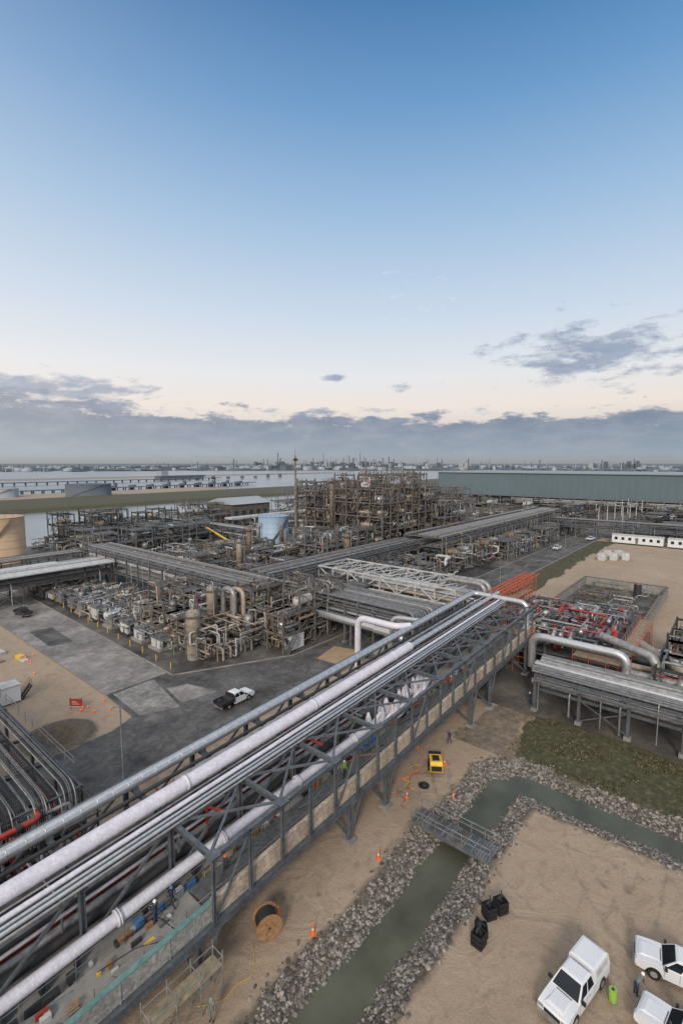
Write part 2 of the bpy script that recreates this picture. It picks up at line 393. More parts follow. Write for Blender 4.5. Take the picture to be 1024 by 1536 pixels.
def stairs(mb,x,y,z0,z1,k='steel'):
    n=int((z1-z0)/.25)
    for s_ in (0,.9): mb.beam((x,y+s_,z0),(x+(z1-z0)*.8,y+s_,z1),.06,.25,k);mb.rail((x,y+s_,z0),(x+(z1-z0)*.8,y+s_,z1),k,1.,1.5,.04)
    for i in range(n):
        t=(i+.5)/n;mb.box(x+(z1-z0)*.8*t-.12,y,z0+(z1-z0)*t,x+(z1-z0)*.8*t+.12,y+.9,z0+(z1-z0)*t+.03,k)
def module(name,x0,x1,y0,y1,H,nl=3,step=6,dens=1.,cm='steel',pm=PM,vess=.7,ragged=0,rails=True,rr=(.06,.2),rmax=1.2):
    mb=MB();nx_=max(1,int(round((x1-x0)/step)));ny_=max(1,int(round((y1-y0)/step)))
    X=[x0+(x1-x0)*i/nx_ for i in range(nx_+1)];Y=[y0+(y1-y0)*i/ny_ for i in range(ny_+1)]
    Z=[H*(i+1)/nl for i in range(nl)]
    tops={}
    for i in range(nx_):
        for j in range(ny_): tops[i,j]=nl-(R.randint(0,ragged) if ragged else 0)
    def ct(i,j):
        return max([tops[a,b] for a in (i-1,i) for b in (j-1,j) if (a,b) in tops]+[1])
    for i,x in enumerate(X):
        for j,y in enumerate(Y):
            z=Z[ct(i,j)-1];mb.beam((x,y,0),(x,y,z+ (U(0,1.5) if ragged else 0)),.32,.32,cm)
    for (i,j),t in tops.items():
        xa,xb,ya,yb=X[i],X[i+1],Y[j],Y[j+1]
        for l in range(t):
            z=Z[l]
            for p,q in (((xa,ya),(xb,ya)),((xa,ya),(xa,yb)),((xb,ya),(xb,yb)),((xa,yb),(xb,yb))): mb.beam((*p,z),(*q,z),.2,.38,cm)
            if R.random()<.55: mb.box(xa+.2,ya+.2,z+.2,xb-.2,ya+(yb-ya)*U(.4,.95),z+.25,'grating')
            if rails and R.random()<.6:
                mb.rail((xa,ya,z+.2),(xb,ya,z+.2),C([cm,'steel','silver2']),1.1,2)
            if rails and R.random()<.6: mb.rail((xa,ya,z+.2),(xa,yb,z+.2),C([cm,'silver2']),1.1,2)
            zl=Z[l-1] if l else 0
            if R.random()<.35: mb.beam((xa,ya,zl),(xb,ya,z),.14,.14,cm)
            if R.random()<.35: mb.beam((xa,ya,z),(xa,yb,zl),.14,.14,cm)
            h=z-zl
            if R.random()<vess:
                r=min(U(.45,rmax),h*.34)
                if R.random()<.6: hvessel(mb,xa+.5,U(ya+r,yb-r),zl+r+.7,(xb-xa)*U(.7,1.1),r,'x',C(['silver2','tan','rust','silver','offw','silver2']))
                else: hvessel(mb,U(xa+r,xb-r),ya-.2,zl+r+.7,(yb-ya)*U(.7,1.1),r,'y',C(['silver2','tan','rust','silver','brown','silver2']))
            wander(mb,xa-.3,xb+.3,ya-.3,yb+.3,zl+.3,z+(.8 if l==t-1 else -.1),int(6*dens),rr,pm)
    for _ in range(int(nx_*ny_*.8)):
        xx,yy=U(x0,x1),U(y0,y1);mb.cyl((xx,yy,0),(xx,yy,H*U(.7,1.12)),U(.08,.2),C(pm),6)
    if nl>1: stairs(mb,x0-.2,y0-1.3,0,Z[0])
    return mb.obj(name)
def vvessel(name,x,y,r,h,k='tan',legs=False,platform=True):
    mb=MB();z0=1.2
    mb.lathe((0,0,0),(0,0,1),[(0,r*.92),(z0,r*.92)],'conc' if not legs else 'dark',16)
    pr=[(z0,r*.97),(h*.45,r*.97),(h*.45,r),(h-r*.6,r),(h-r*.2,r*.75),(h-r*.04,r*.4),(h,.02)]
    mb.lathe((0,0,0),(0,0,1),pr,k,20,False)
    for z in [z0+1.1*i for i in range(int((h-z0-r)/1.1))]:
        mb.lathe((0,0,z),(0,0,1),[(0,r),(0,r+.035),(.07,r+.035),(.07,r)],k,20,False)
    mb.tube([(0,0,h-.1),(0,0,h+.9),(r+.5,0,h+.9),(r+.5,0,.4)],r*.14,'silver2',8)
    mb.tube([(0,-r*.8,h*.4),(0,-r-.8,h*.4),(0,-r-.8,.3)],r*.12,'brown',8)
    for zz in [.4*i for i in range(int(h/.4))]: mb.box(-.2,r+.15,zz,.2,r+.19,zz+.03,'steel')
    for sx_ in (-.2,.2): mb.beam((sx_,r+.17,0),(sx_,r+.17,h+.9),.04,.05,'steel')
    if platform:
        z=h-r*.8
        for i in range(12):
            a=math.pi*2*i/12;b=math.pi*2*(i+1)/12;R2=r+.8
            mb.add([((r+.02)*math.cos(a),(r+.02)*math.sin(a),z),((r+.02)*math.cos(b),(r+.02)*math.sin(b),z),(R2*math.cos(b),R2*math.sin(b),z),(R2*math.cos(a),R2*math.sin(a),z)],[(0,1,2,3)],'grating')
            mb.rail((R2*math.cos(a),R2*math.sin(a),z),(R2*math.cos(b),R2*math.sin(b),z),'steel',1.1,3)
    return mb.obj(name,(x,y,.16),U(0,6))
def skid(name,x,y,l,w):
    mb=MB();mb.box(0,0,0,l,w,.5,C(['conc','dark']))
    h=U(2.,3.);mb.box(l*.06,w*.1,.5,l*.42,w*.85,h,C(['offw','offw','white','silver2']));mb.box(l*.03,w*.06,h,l*.45,w*.89,h+.08,'steel')
    mb.box(l*.1,w*.2,h+.081,l*.3,w*.6,h+.5,'steel');mb.box(l*.15,w*.1-.03,.6,l*.28,w*.1-.003,h-.3,'dark')
    mb.vessel((l*.48,w*.35,1.4),(l*.8,w*.35,1.4),w*.24,C(['offw','silver2','tan']),12)
    mb.cyl((l*.8,w*.35,1.4),(l*.97,w*.35,1.4),w*.17,'bluebox' if R.random()<.15 else 'steel',12)
    mb.vessel((l*.55,w*.78,.6),(l*.55,w*.78,3.4),w*.16,'silver2',10)
    wander(mb,.2,l-.2,.2,w-.2,.6,3.4,12,(.05,.13))
    mb.rail((0,0,.5),(l,0,.5),'steel',1,2,.04);mb.rail((0,w,.5),(l,w,.5),'steel',1,2,.04)
    return mb.obj(name,(x,y,.16))

# ---------------------------------------------------------------- plant
rack("pipe_rack",'y',73,152,62,70,[4.5,7.2,9.8],6,1.,(.09,.2),['silver2','steel','brown','silver','silver2','offw','steel'],'steel',overhang=1)
rack("pipe_rack",'x',-40,61,134,145,[4.8,7.6],7,1.,(.09,.2),['silver2','brown','offw','steel'],'brown')
rack("pipe_rack",'x',71,135,80,88,[5,7.6,10],6,1.,(.1,.24),['silver2','steel','brown','dark','silver2'],'steel')
rack("pipe_rack",'y',44.5,79,71,80,[5.5,8.2],6.9,1.,(.16,.34),['silver2','silver','steel','steel','brown'],'steel',brace=False,drop='lo')
rack("pipe_rack",'x',136,262,72,86,[5,8.5,11.5],7,.9,(.1,.26),['silver2','steel','brown','dark','silver2','tan'],'steel')
rack("pipe_rack",'x',100,240,104,112,[6,9],7,.9,(.12,.3),PM,'brown')
rack("pipe_rack",'y',-90,100,246,253,[5,8],8,.9,(.15,.35),['silver2','steel','dark','brown'],'steel')
rack("pipe_rack",'y',-60,21,68,75.5,[3.4,5.2],5.6,1.,(.14,.3),['silver2','steel','silver2','steel','silver'],'bsteel',overhang=2)
rack("pipe_rack",'x',-30,62,156,163,[4.8,7.6],7,1.,(.1,.22),['silver2','brown','offw','steel'],'brown')
rack("pipe_rack",'y',150,226,125,131,[5,8],7,.9,(.1,.25),['silver2','brown','offw','steel'],'steel')
mb=MB()
for t0 in (87,98):
    for z in (6.6,9.8): mb.beam((t0,43,z),(t0,80,z),.3,.3,'offw')
    for i in range(9):
        y=43+i*4.6
        mb.beam((t0,y,6.6),(t0,y,9.8),.22,.22,'offw')
        if i<8: mb.beam((t0,y,6.6 if i%2 else 9.8),(t0,y+4.6,9.8 if i%2 else 6.6),.2,.2,'offw')
    for y in (43,49,66,80): mb.ibeam((t0,y,0),(t0,y,6.6),.45,.45,'steel',.07)
for i in range(9):
    y=43+i*4.6
    for z in (6.6,9.8): mb.beam((87,y,z),(98,y,z),.25,.25,'offw')
    if i<8: mb.beam((87,y,9.8),(98,y+4.6,9.8),.16,.16,'offw');mb.beam((98,y,9.8),(87,y+4.6,9.8),.16,.16,'offw')
x=87.8
while x<97.5:
    r=U(.18,.42);mb.tube([(x+r,40.5,1),(x+r,40.5,6.9+r),(x+r,80,6.9+r)],r,C(['silver2','silver','tan','silver2']),10,1.5);x+=2*r+U(.1,.5)
for x in (92,94.2): mb.tube([(x,39,2),(x,39,10.6),(x,48,10.6),(x,50,7.5)],.5,'silver2',12,1.8)
mb.obj("pipe_truss_overpass")
mb=MB();mb.tube([(70,50,.3),(70,44,5),(70,82,5)],.75,'silver',14,2);mb.tube([(69.6,44,.2),(69.6,44,5),(69.6,50,5)],.75,'silver',14,1.5)
for y in (48,56,64,72): mb.beam((70,y,0),(70,y,4.2),.3,.3,'steel')
mb.obj("large_silver_pipe")

RB=['rust','brown','tan','silver2','brown','steel','brown','silver']
module("process_tower",126,162,88,108,31,7,4.6,1.4,'brown',RB,.5,ragged=2,rmax=.95)
module("process_tower",130,160,112,130,28,6,5,1.3,'brown',['rust','brown','steel','silver2','dark','tan'],.45,ragged=2,rmax=.95)
module("process_tower",160,186,84,106,25,5,5,1.2,'steel',RB,.45,ragged=2,rmax=.95)
module("process_module",104,128,92,110,14,4,5,1.4,'steel',PM,.7,ragged=1)
module("process_module",76,122,92,128,9,3,6,1.3,'brown',PM,.6,ragged=1)
module("process_module",48,61,80,98,9,3,4.5,2.0,'brown',['tan','silver2','rust','offw','brown'],.6,ragged=1)
module("process_module",59,76,63,76,10.5,3,4.5,1.8,'brown',['tan','silver2','brown','steel','rust'],.6,ragged=1)
module("process_module",84,124,64,78,7.5,2,6,1.4,'steel',PM,.6,ragged=1)
module("process_module",186,235,90,104,15,3,7,.9,'brown',PM,.5,ragged=1)
module("process_module",170,232,64,71,7,2,6,1.,'steel',PM,.5,ragged=1)
module("process_module",76,120,196,224,14,3,6,1.,'dark',['dark','steel','silver2','brown','tan'],.5,ragged=1)
module("process_module",128,150,196,224,15,3,7,.8,'brown',['dark','steel','silver2','brown'],.5,ragged=1)
module("process_module",72,122,166,186,11,3,6,1.,'steel',PM,.6,ragged=1)
module("process_module",200,300,190,226,18,3,8,.9,'steel',['dark','steel','silver2','brown'],.4,ragged=1)
module("process_module",165,240,118,170,15,3,8,.7,'brown',PM,.5,ragged=1)
module("process_module",246,330,66,100,10,2,9,.6,'dark',PM,.3,ragged=1)
for i,(x,y,z,r) in enumerate(((118,89.5,3.2,2.2),(118,94.8,3.2,2.2),(150,86,4,1.6),(158,86,4,1.6),(104,86,3,1.8))):
    mb=MB();hvessel(mb,x,y,z,11,r,'x' if i in(0,1,4) else 'y',('tan','silver2')[i%2]);mb.obj("heat_exchanger")
for i in range(9):
    mb=MB();hvessel(mb,140+i*8,68.5,6.8,4.5,1.0,'y',('rust','silver2','brown')[i%3])
    for yy in (69.5,72): mb.beam((140+i*8,yy,0),(140+i*8,yy,5),.4,.4,'steel')
    wander(mb,137+i*8,143+i*8,67,73,.5,8.5,10,(.07,.18),['brown','steel','silver2','rust']);mb.obj("heat_exchanger")
vvessel("pressure_vessel",47.5,74,1.3,9.,'tan')
vvessel("pressure_vessel",58,71.5,.9,6,'silver2',platform=False)
vvessel("pressure_vessel",55,79,1.0,11,'tan')
vvessel("pressure_vessel",52,88,.8,7,'silver2')
vvessel("pressure_vessel",110,89.5,.9,14,'rust')
vvessel("pressure_vessel",128,111,.8,29,'rust')
vvessel("pressure_vessel",165,108,1.0,28,'brown')
vvessel("pressure_vessel",146,110,1.0,32,'tan')
for i in range(8): vvessel("pressure_vessel",U(76,150),U(92,140),U(.5,.9),U(9,15),C(['tan','silver2','rust','silver']),platform=R.random()<.5)
mb=MB()
for i in range(4):
    x=57+i*1.8;y=78-i*.6;mb.tube([(x,y,.4),(x,y,10.5-i*.3),(x+.2,y-3.2,10.5-i*.3),(x+.2,y-3.2,2)],.5,['silver2','tan','silver','silver2'][i],12,1.3)
for i in range(3):
    x=61+i*2.;y=70;mb.tube([(x,y,.4),(x,y,7-i*.5),(x,y-3.,7-i*.5),(x,y-3.,.4)],.32,['brown','tan','silver2'][i],10,1.)
for i in range(5):
    mb.tube([(50+i*1.6,71.5,.3),(50+i*1.6,71.5,2.4),(50+i*1.6,68.8,2.4),(50+i*1.6,68.8,.3)],.22,C(['tan','brown','silver2']),8,.6)
wander(mb,46,64,68,80,.4,6,90,(.06,.2),['tan','brown','silver2','rust','offw'])
mb.obj("process_piping")
mb=MB();mb.box(-1.6,-1.2,.15,1.6,1.2,2.7,'white');mb.box(-1.7,-1.3,2.7,1.7,1.3,2.8,'offw');mb.box(-.4,-1.23,.4,.5,-1.203,2.4,'offw')
mb.box(-1.63,-.6,1.,-1.603,.6,2.,'steel');mb.box(-1.5,-1.1,0,1.5,1.1,.15,'dark');mb.obj("equipment_shelter",(62.5,63.9,.16),.05,.03)
for j,x in enumerate((44.8,53.)):
    y=81+j*3
    while y<150:
        skid("compressor_skid",x,y,6.4,4.2);y+=U(5.2,7.4)
for i in range(14):
    mb=MB();hvessel(mb,0,0,2.2,U(4,6),U(.5,.85),'x',C(['offw','silver2','tan','offw']));wander(mb,0,6,-1,1.5,.4,3.8,8,(.06,.14));mb.obj("heat_exchanger",(C([45,53,56])+U(-.5,.5),86+i*4.4,.16))
mb=MB();wander(mb,44.5,61,76,150,.3,3.2,420,(.05,.14));
for i in range(60):
    x=U(45,61);y=U(78,150);mb.beam((x,y,0),(x,y,U(2.5,4.5)),.14,.14,'steel')
mb.obj("ground_piping")
mb=MB();wander(mb,72,125,128,190,.3,5,520,(.07,.24));wander(mb,72,125,64,92,.3,5,300,(.07,.24));mb.obj("ground_piping")
mb=MB();wander(mb,128,240,64,130,.3,7,560,(.1,.3));wander(mb,66,130,186,226,.3,6,220,(.1,.3));wander(mb,128,300,130,226,.3,8,500,(.1,.35));mb.obj("ground_piping")
for (x,y,l,w_,h) in ((84,133,12,6,4.5),(100,140,8,6,5),(150,172,20,7,6),(96,176,10,6,4.5),(190,130,16,8,7),(78,108,7,5,4)):
    mb=MB();mb.box(0,0,0,l,w_,h,C(['offw','steel','silver2']));mb.box(-.3,-.3,h,l+.3,w_+.3,h+.25,'offw')
    for i in range(int(l/3)): mb.box(.6+i*3,-.05,.3 if i==0 else h*.45,1.8+i*3,-.003,2.4 if i==0 else h*.75,'dark')
    for i in range(int(w_/3)): mb.box(-.05,.8+i*3,h*.4,-.003,2.+i*3,h*.75,'dark')
    for i in range(3): mb.box(1+i*l/3.5,w_*.3,h+.251,2+i*l/3.5,w_*.6,h+1.1,'steel')
    mb.obj("substation_building",(x,y,.16))
mb=MB();mb.box(135,177,9.6,330,182,10.4,'offw')
for i in range(20):
    for y in (177.5,181.5): mb.beam((136+i*10,y,0),(136+i*10,y,9.6),.4,.4,'steel')
    mb.rail((136+i*10,177,10.4),(145.5+i*10,177,10.4),'steel',1.1,3)
mb.obj("white_roof_walkway")
def shed(name,x0,x1,y0,y1,h,k='offw',wk='steel'):
    mb=MB();mb.box(x0,y0,0,x1,y1,h,wk);ym=(y0+y1)/2
    mb.add([(x0-1,y0-1,h+.01),(x1+1,y0-1,h+.01),(x1+1,ym,h+3),(x0-1,ym,h+3),(x1+1,y1+1,h+.01),(x0-1,y1+1,h+.01)],[(0,1,2,3),(3,2,4,5),(0,3,5),(1,4,2)],k)
    for i in range(int((x1-x0)/5)): mb.box(x0+1.5+i*5,y0-.06,h*.3,x0+4+i*5,y0-.003,h*.75,'dark')
    for i in range(int((y1-y0)/5)): mb.box(x0-.06,y0+1+i*5,h*.2,x0-.003,y0+4+i*5,h*.75,'dark')
    return mb.obj(name)
shed("white_roof_building",156,182,204,226,13.5,'haze2','brown')
mb=MB();mb.box(-14,132,7.9,61,137,8.2,'offw');mb.box(-14,140,8.0,50,144,8.3,'offw')
mb.obj("roof_panel")

def tank(name,x,y,r,h,k,rings=6,roof=.12,n=40,stair=True):
    mb=MB();mb.lathe((0,0,0),(0,0,1),[(0,r*1.03),(.3,r*1.03),(.3,r),(h,r)],k,n,False)
    mb.lathe((0,0,0),(0,0,1),[(h,r),(h+.001,r+.15),(h+.2,r+.15),(h+.2,r),(h+r*roof,.01)],k,n,False)
    for i in range(1,rings): mb.lathe((0,0,h*i/rings),(0,0,1),[(0,r),(.0,r+.04),(.1,r+.04),(.1,r)],k,n,False)
    for i in range(n//2):
        a=2*math.pi*i/(n//2);b=2*math.pi*(i+1)/(n//2);mb.rail((r*math.cos(a),r*math.sin(a),h+.2),(r*math.cos(b),r*math.sin(b),h+.2),'steel',1.1,4,.05)
    if stair:
        for i in range(40):
            a=-2.9+i*.04;z=h*i/40;mb.box((r+.5)*math.cos(a)-.4,(r+.5)*math.sin(a)-.4,z,(r+.5)*math.cos(a)+.4,(r+.5)*math.sin(a)+.4,z+.08,'steel')
    return mb.obj(name,(x,y,0))
tank("blue_storage_tank",134,148,6.2,13.5,'blue')
tank("beige_storage_tank",53,203,8,16.,'beige')
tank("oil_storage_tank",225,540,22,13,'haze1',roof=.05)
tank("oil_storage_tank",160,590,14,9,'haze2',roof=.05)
mb=MB();mb.box(-2.5,-1.2,.9,2.5,1.2,2.,'yellow');mb.box(1,-1.2,2,2.4,0,3.2,'yellow');mb.box(1.1,-1.22,2.3,2.2,-1.203,3,'glass')
for sx_ in (-1.8,0,1.8):
    for sy in (-1.3,1.3): mb.cyl((sx_,sy-.2,.6),(sx_,sy+.2,.6),.6,'black',14)
mb.beam((-2,0,2.3),(6.5,0,7.5),.6,.6,'yellow');mb.beam((6.5,0,7.5),(10,0,9.6),.4,.4,'yellow');mb.cyl((0,0,1.9),(2,0,4.2),.15,'silver',8)
mb.obj("mobile_crane",(118,155,.16),2.2)
mb=MB();mb.lathe((0,0,0),(0,0,1),[(0,.6),(14,.5),(38,.28)],'rust',10)
for z in range(14,38,3): mb.box(-.6,-.05,z,.6,.05,z+.1,'dark')
mb.box(-.9,-.9,36,.9,.9,36.15,'dark')
for a in range(4): mb.box(-1+.5*a,-.5,36.2,-.7+.5*a,.0,36.8,'dark')
mb.cyl((0,0,38),(0,0,40),.06,'dark',6);mb.obj("light_mast",(127,128,0))

# ---------------------------------------------------------------- large clad building
mb=MB();mb.box(416,-60,7,520,226,27,'lightgrey');mb.box(414.6,-61,26.6,521,227,27.6,'lgcap')
mb.box(418,-58,0,518,224,7,'dark')
for i in range(58):
    y=-58+i*5;mb.box(415.9,y,7,415.997,y+.1,26.6,'lightgrey')
for i in range(30):
    y=-56+i*10;mb.beam((414,y,0),(414,y,9),.7,.7,'steel');mb.box(415,y+2,1,417,y+8,5,'steel' if i%2 else 'dark')
for z in (3,7.2): mb.beam((414,-58,z),(414,224,z),.5,.6,'steel')
mb.obj("clad_industrial_building")
mb=MB()
for k_ in range(3): mb.tube([(400+k_*2,-60,4+k_),(400+k_*2,150,4+k_)],.6,'silver2',8)
for i in range(22): 
    mb.beam((402,-58+i*10,0),(402,-58+i*10,6.5),.5,.5,'dark')
    if i%3==0: mb.box(390,-50+i*10,0,397,-44+i*10,4,C(['offw','steel','dark']))
wander(mb,380,412,-60,215,.5,7,180,(.2,.5),['silver2','steel','dark','brown'])
mb.obj("perimeter_pipe_rack")
for i in range(9): lx=300+i*11;mb=MB();mb.lathe((0,0,0),(0,0,1),[(0,.3),(11,.15)],'offw',8);mb.box(-.6,-.2,11,.6,.2,11.3,'steel');mb.obj("street_lamp",(lx,62-(i%2)*10,0))
module("process_module",265,385,-40,45,6,2,12,.5,'dark',['dark','steel','silver2','brown'],.3,ragged=1)
for i in range(2):
    mb=MB();mb.box(0,0,.6,4,19,3.9,'white');mb.box(-.15,-.15,3.9,4.15,19.15,4.1,'offw')
    for j in range(7): mb.box(-.04,1.2+j*2.6,1.9,-.003,2.3+j*2.6,3.1,'glass')
    mb.box(-.05,9.1,.7,-.004,10,2.9,'steel');mb.box(.3,.3,.1,3.7,18.7,.6,'dark')
    mb.obj("office_trailer",(238,24.5-i*20.5,0))
for i in range(5):
    mb=MB();mb.box(-1.6,-1.2,.15,1.6,1.2,U(1.8,2.6),'offw');mb.box(-1.7,-1.3,0,1.7,1.3,.149,'wood')
    mb.box(-.5,-1.23,.5,.5,-1.203,1.6,'white');mb.obj("wrapped_cargo_stack",(193+i*3.,38-(i%3)*3.2,0),U(-.2,.2),.12)
mb=MB()
for p,q in (((108,34),(152,34)),((152,34),(152,14)),((152,14),(108,14)),((108,14),(108,12.2))):
    mb.beam((*p,1.1),(*q,1.1),.35,2.2,'conc');mb.beam((*p,2.26),(*q,2.26),.5,.1,'brown')
mb.obj("concrete_dike_wall")
mb=MB();wander(mb,110,150,16,32,.2,1.8,60,(.06,.2),['rust','brown','steel','silver2']);mb.obj("ground_piping")
mb=MB();mb.cyl((0,0,0),(0,0,3.2),.9,'dark',14);mb.cyl((0,0,3.2),(0,0,3.6),.5,'rust',12);mb.obj("drum",(146,20,0))

# ---------------------------------------------------------------- red/orange module right
mb=MB()
X=[82,87,92,97,102,107];Y=[14,19,24,29,34]
for x in X:
    for y in Y: mb.ibeam((x,y,0),(x,y,6.2),.3,.3,'bsteel',.05)
for z in (3,6):
    for x in X: mb.ibeam((x,14,z),(x,34,z),.2,.32,'bsteel',.04)
    for y in Y: mb.ibeam((82,y,z),(107,y,z),.2,.32,'bsteel',.04)
mb.box(82.5,14.5,3.2,106.5,33.5,3.26,'grating')
for i in range(80):
    x=U(83,106);y=U(15,33);k=R.choices(['red','silver','silver2','white','bsteel','orange'],[4,4,3,2,3,1])[0]
    if R.random()<.5: mb.vessel((x,y,6.5+U(-2,.5)),(x+U(1.5,3.5),y,6.5),U(.25,.5),k,10)
    else: mb.cyl((x,y,3.3),(x,y,U(5,7.5)),U(.15,.35),k,10);mb.cyl((x,y,6),(x,y,6.2),.5,k,10)
wander(mb,83,106,15,33,3.5,7.4,190,(.05,.17),['silver','silver2','red','steel','steel','dark','silver2','bsteel'])
mb.obj("valve_module")
mb=MB()
def scaf(x0,x1,y0,y1,z1,st=2.2,k='orange'):
    nx_=max(1,round((x1-x0)/st));ny_=max(1,round((y1-y0)/st))
    for i in range(nx_+1):
        for j in range(ny_+1):
            x=x0+(x1-x0)*i/nx_;y=y0+(y1-y0)*j/ny_;mb.cyl((x,y,0),(x,y,z1+1.1),.045,k if R.random()<.7 else 'silver2',5)
    z=1.8
    while z<z1+1.2:
        for i in range(nx_+1):
            x=x0+(x1-x0)*i/nx_;mb.beam((x,y0,z),(x,y1,z),.045,.045,k)
        for j in range(ny_+1):
            y=y0+(y1-y0)*j/ny_;mb.beam((x0,y,z),(x1,y,z),.045,.045,k if R.random()<.8 else 'silver2')
        z+=1.05
    mb.box(x0,y0,z1,x1,y1,z1+.06,'plank')
scaf(79,81.5,26,35,6.5);scaf(82,107,34.6,37,7.2);scaf(79,81.6,12,19,5.2);scaf(83,105,11.6,13.6,5.5);scaf(100,112,36,39,8)
for k_ in range(4): mb.beam((88+k_*.2,36.+k_*.95,9.0),(116,36.+k_*.95,9.0),.22,.25,'orange')
for k_ in range(14): mb.beam((88+k_*2,35.6,8.8),(88+k_*2,39.5,8.8),.12,.15,'orange');mb.beam((88+k_*2,36,0),(88+k_*2,36,9),.12,.12,'orange')
mb.obj("orange_scaffold")
mb=MB();scaf(12,17,24.3,25.4,2.2,1.9,'silver2');mb.obj("tube_scaffold")
mb=MB()
mb.tube([(78.5,25,2),(78.5,25,7.2),(78.5,11.5,7.2),(78.5,11.5,3.5),(74,11.5,3.2)],.65,'silver',14,1.8,6)
mb.tube([(84,16,7.6),(80,8,7.2),(80,8,2.5)],.65,'silver2',14,1.8,6)
mb.tube([(92,12,5),(83,5,5),(83,5,1)],.8,'tan',14,1.8,6)
for i in range(5):
    x=80+i*3.;mb.tube([(x,12,4.2),(x,-10-i*4,4.2),(x,-10-i*4,1)],U(.4,.6),['silver2','tan','dark','silver','silver2'][i],12,1.6)
for i in range(8):
    hvessel(mb,U(78,100),2-i*5,2.4,U(5,8),U(.7,1.1),'x',C(['silver2','tan','dark','silver']))
mb.obj("large_elbow_pipes")
module("process_module",78,106,-50,8,6.5,2,7,1.8,'dark',['silver2','silver2','tan','red','steel','dark'],.9,ragged=1)
for i in range(3):
    mb=MB();hvessel(mb,0,0,1.8,6,1.,'y',['tan','silver2','offw'][i]);wander(mb,-2,2,-1,6,.3,3.5,20,(.06,.16));mb.obj("heat_exchanger",(112+i*5,2-i*2,0))

# ---------------------------------------------------------------- pipe bridge
K=.038
def bz(s,z): return z+K*(s-17)
mb=MB();S0,S1=-8.,84.;SN=17.7
NODE=[17.7+6.4*i for i in range(-4,11)]
NODE=[s for s in NODE if S0<=s<=S1]
T=(26.1,31.4,38.4)
def bl(t,z,w,h,k,i=True,s0=S0,s1=S1):
    (mb.ibeam if i else mb.beam)((s0,t,bz(s0,z)),(s1,t,bz(s1,z)),w,h,k)
for t in T:
    bl(t,3.2,.35,.55,'bsteel');bl(t,8.3,.35,.4,'bsteel',s0=SN if t<27 else S0)
def slab(t0,t1,z0,z1,k,s0=S0,s1=S1):
    mb.add([(s0,t0,bz(s0,z0)),(s1,t0,bz(s1,z0)),(s1,t1,bz(s1,z0)),(s0,t1,bz(s0,z0)),(s0,t0,bz(s0,z1)),(s1,t0,bz(s1,z1)),(s1,t1,bz(s1,z1)),(s0,t1,bz(s0,z1))],
      [(0,3,2,1),(4,5,6,7),(0,1,5,4),(1,2,6,5),(2,3,7,6),(3,0,4,7)],k)
slab(26.35,38.2,3.42,3.55,'conc')
slab(26.3,26.5,3.56,5.0,'panel',SN,S1)
slab(26.3,26.5,3.56,4.9,'cpanel',S0,SN)
slab(26.22,26.58,5.001,5.08,'panel',SN,S1)
slab(26.2,26.6,4.901,4.98,'teal',S0,SN)
s=S0
while s<S1:
    slab(26.24,26.297,3.5,4.88,'cpanel',s,s+.07);s+=3.2
s=SN
i=0
while s<S1:
    mb.ibeam((s,26.1,bz(s,3.2)),(s,26.1,bz(s,8.3)),.24,.24,'bsteel',.04)
    if s+3.2<S1 and i%4==0: mb.beam((s,26.1,bz(s,3.4)),(s+3.2,26.1,bz(s+3.2,8.2)),.14,.14,'bsteel')
    s+=3.2;i+=1
for s in NODE:
    a0=26.1 if s>=SN-.1 else 30.6
    for t in T[1:]: mb.ibeam((s,t,bz(s,3.2)),(s,t,bz(s,8.3)),.35,.35,'bsteel',.05)
    mb.ibeam((s,a0,bz(s,8.3)),(s,38.6,bz(s,8.3)),.3,.42,'bsteel',.05)
    mb.ibeam((s,26.1,bz(s,3.1)),(s,38.6,bz(s,3.1)),.3,.5,'bsteel',.05)
    mb.ibeam((s,31.4,bz(s,6.)),(s,38.4,bz(s,6.)),.2,.3,'bsteel',.04)
    for t in T[:2]:
        if t>27 or s>=SN-.1: mb.box(s-.45,t-.4,bz(s,8.51),s+.45,t+.4,bz(s,8.54),'bsteel')
    s2=s+6.4
    if s2<S1:
        a,b=26.4,31.1
        if s>=SN-.1:
            mb.beam((s,a,bz(s,8.4)),(s2,b,bz(s2,8.4)),.2,.14,'bsteel');mb.beam((s,b,bz(s,8.4)),(s2,a,bz(s2,8.4)),.2,.14,'bsteel')
        for t in (31.4,38.4): mb.beam((s,t,bz(s,3.4)),(s2,t,bz(s2,8.1)),.18,.18,'bsteel')
for s in (-6,1,16.4,32.5,38.4,58.3,64.5,79):
    for t in (26.1,38.2):
        z=bz(s,2.95);mb.ibeam((s,t,0),(s,t,z),.4,.4,'bsteel',.06);mb.box(s-.5,t-.5,-.1,s+.5,t+.5,.3,'conc')
        mb.beam((s,t,.5),(s+1.8,t,bz(s+1.8,2.9)),.18,.18,'bsteel')
    mb.ibeam((s,26.1,bz(s,2.6)),(s,38.2,bz(s,2.6)),.3,.5,'bsteel',.05)
    mb.beam((s,26.1,.5),(s,32,bz(s,2.4)),.2,.2,'bsteel');mb.beam((s,38.1,.5),(s,32,bz(s,2.4)),.2,.2,'bsteel')
s=S0
while s<S1-3:
    for t in (26.75,29.3):
        for h in (.55,1.1): mb.beam((s,t,bz(s,4.1+h)),(s+3,t,bz(s+3,4.1+h)),.04,.04,'silver2' if s<17 and t<27 else 'steel')
        mb.beam((s,t,bz(s,3.6)),(s,t,bz(s,5.3)),.05,.05,'steel')
    s+=3
slab(26.7,29.2,4.0,4.06,'grating',17.8,S1);slab(26.7,29.4,3.7,3.76,'conc',S0,17.7)
for k_ in range(3): slab(26.85+k_*.28,27.1+k_*.28,3.77,3.81,'plank',2+U(0,6),10+U(0,5))
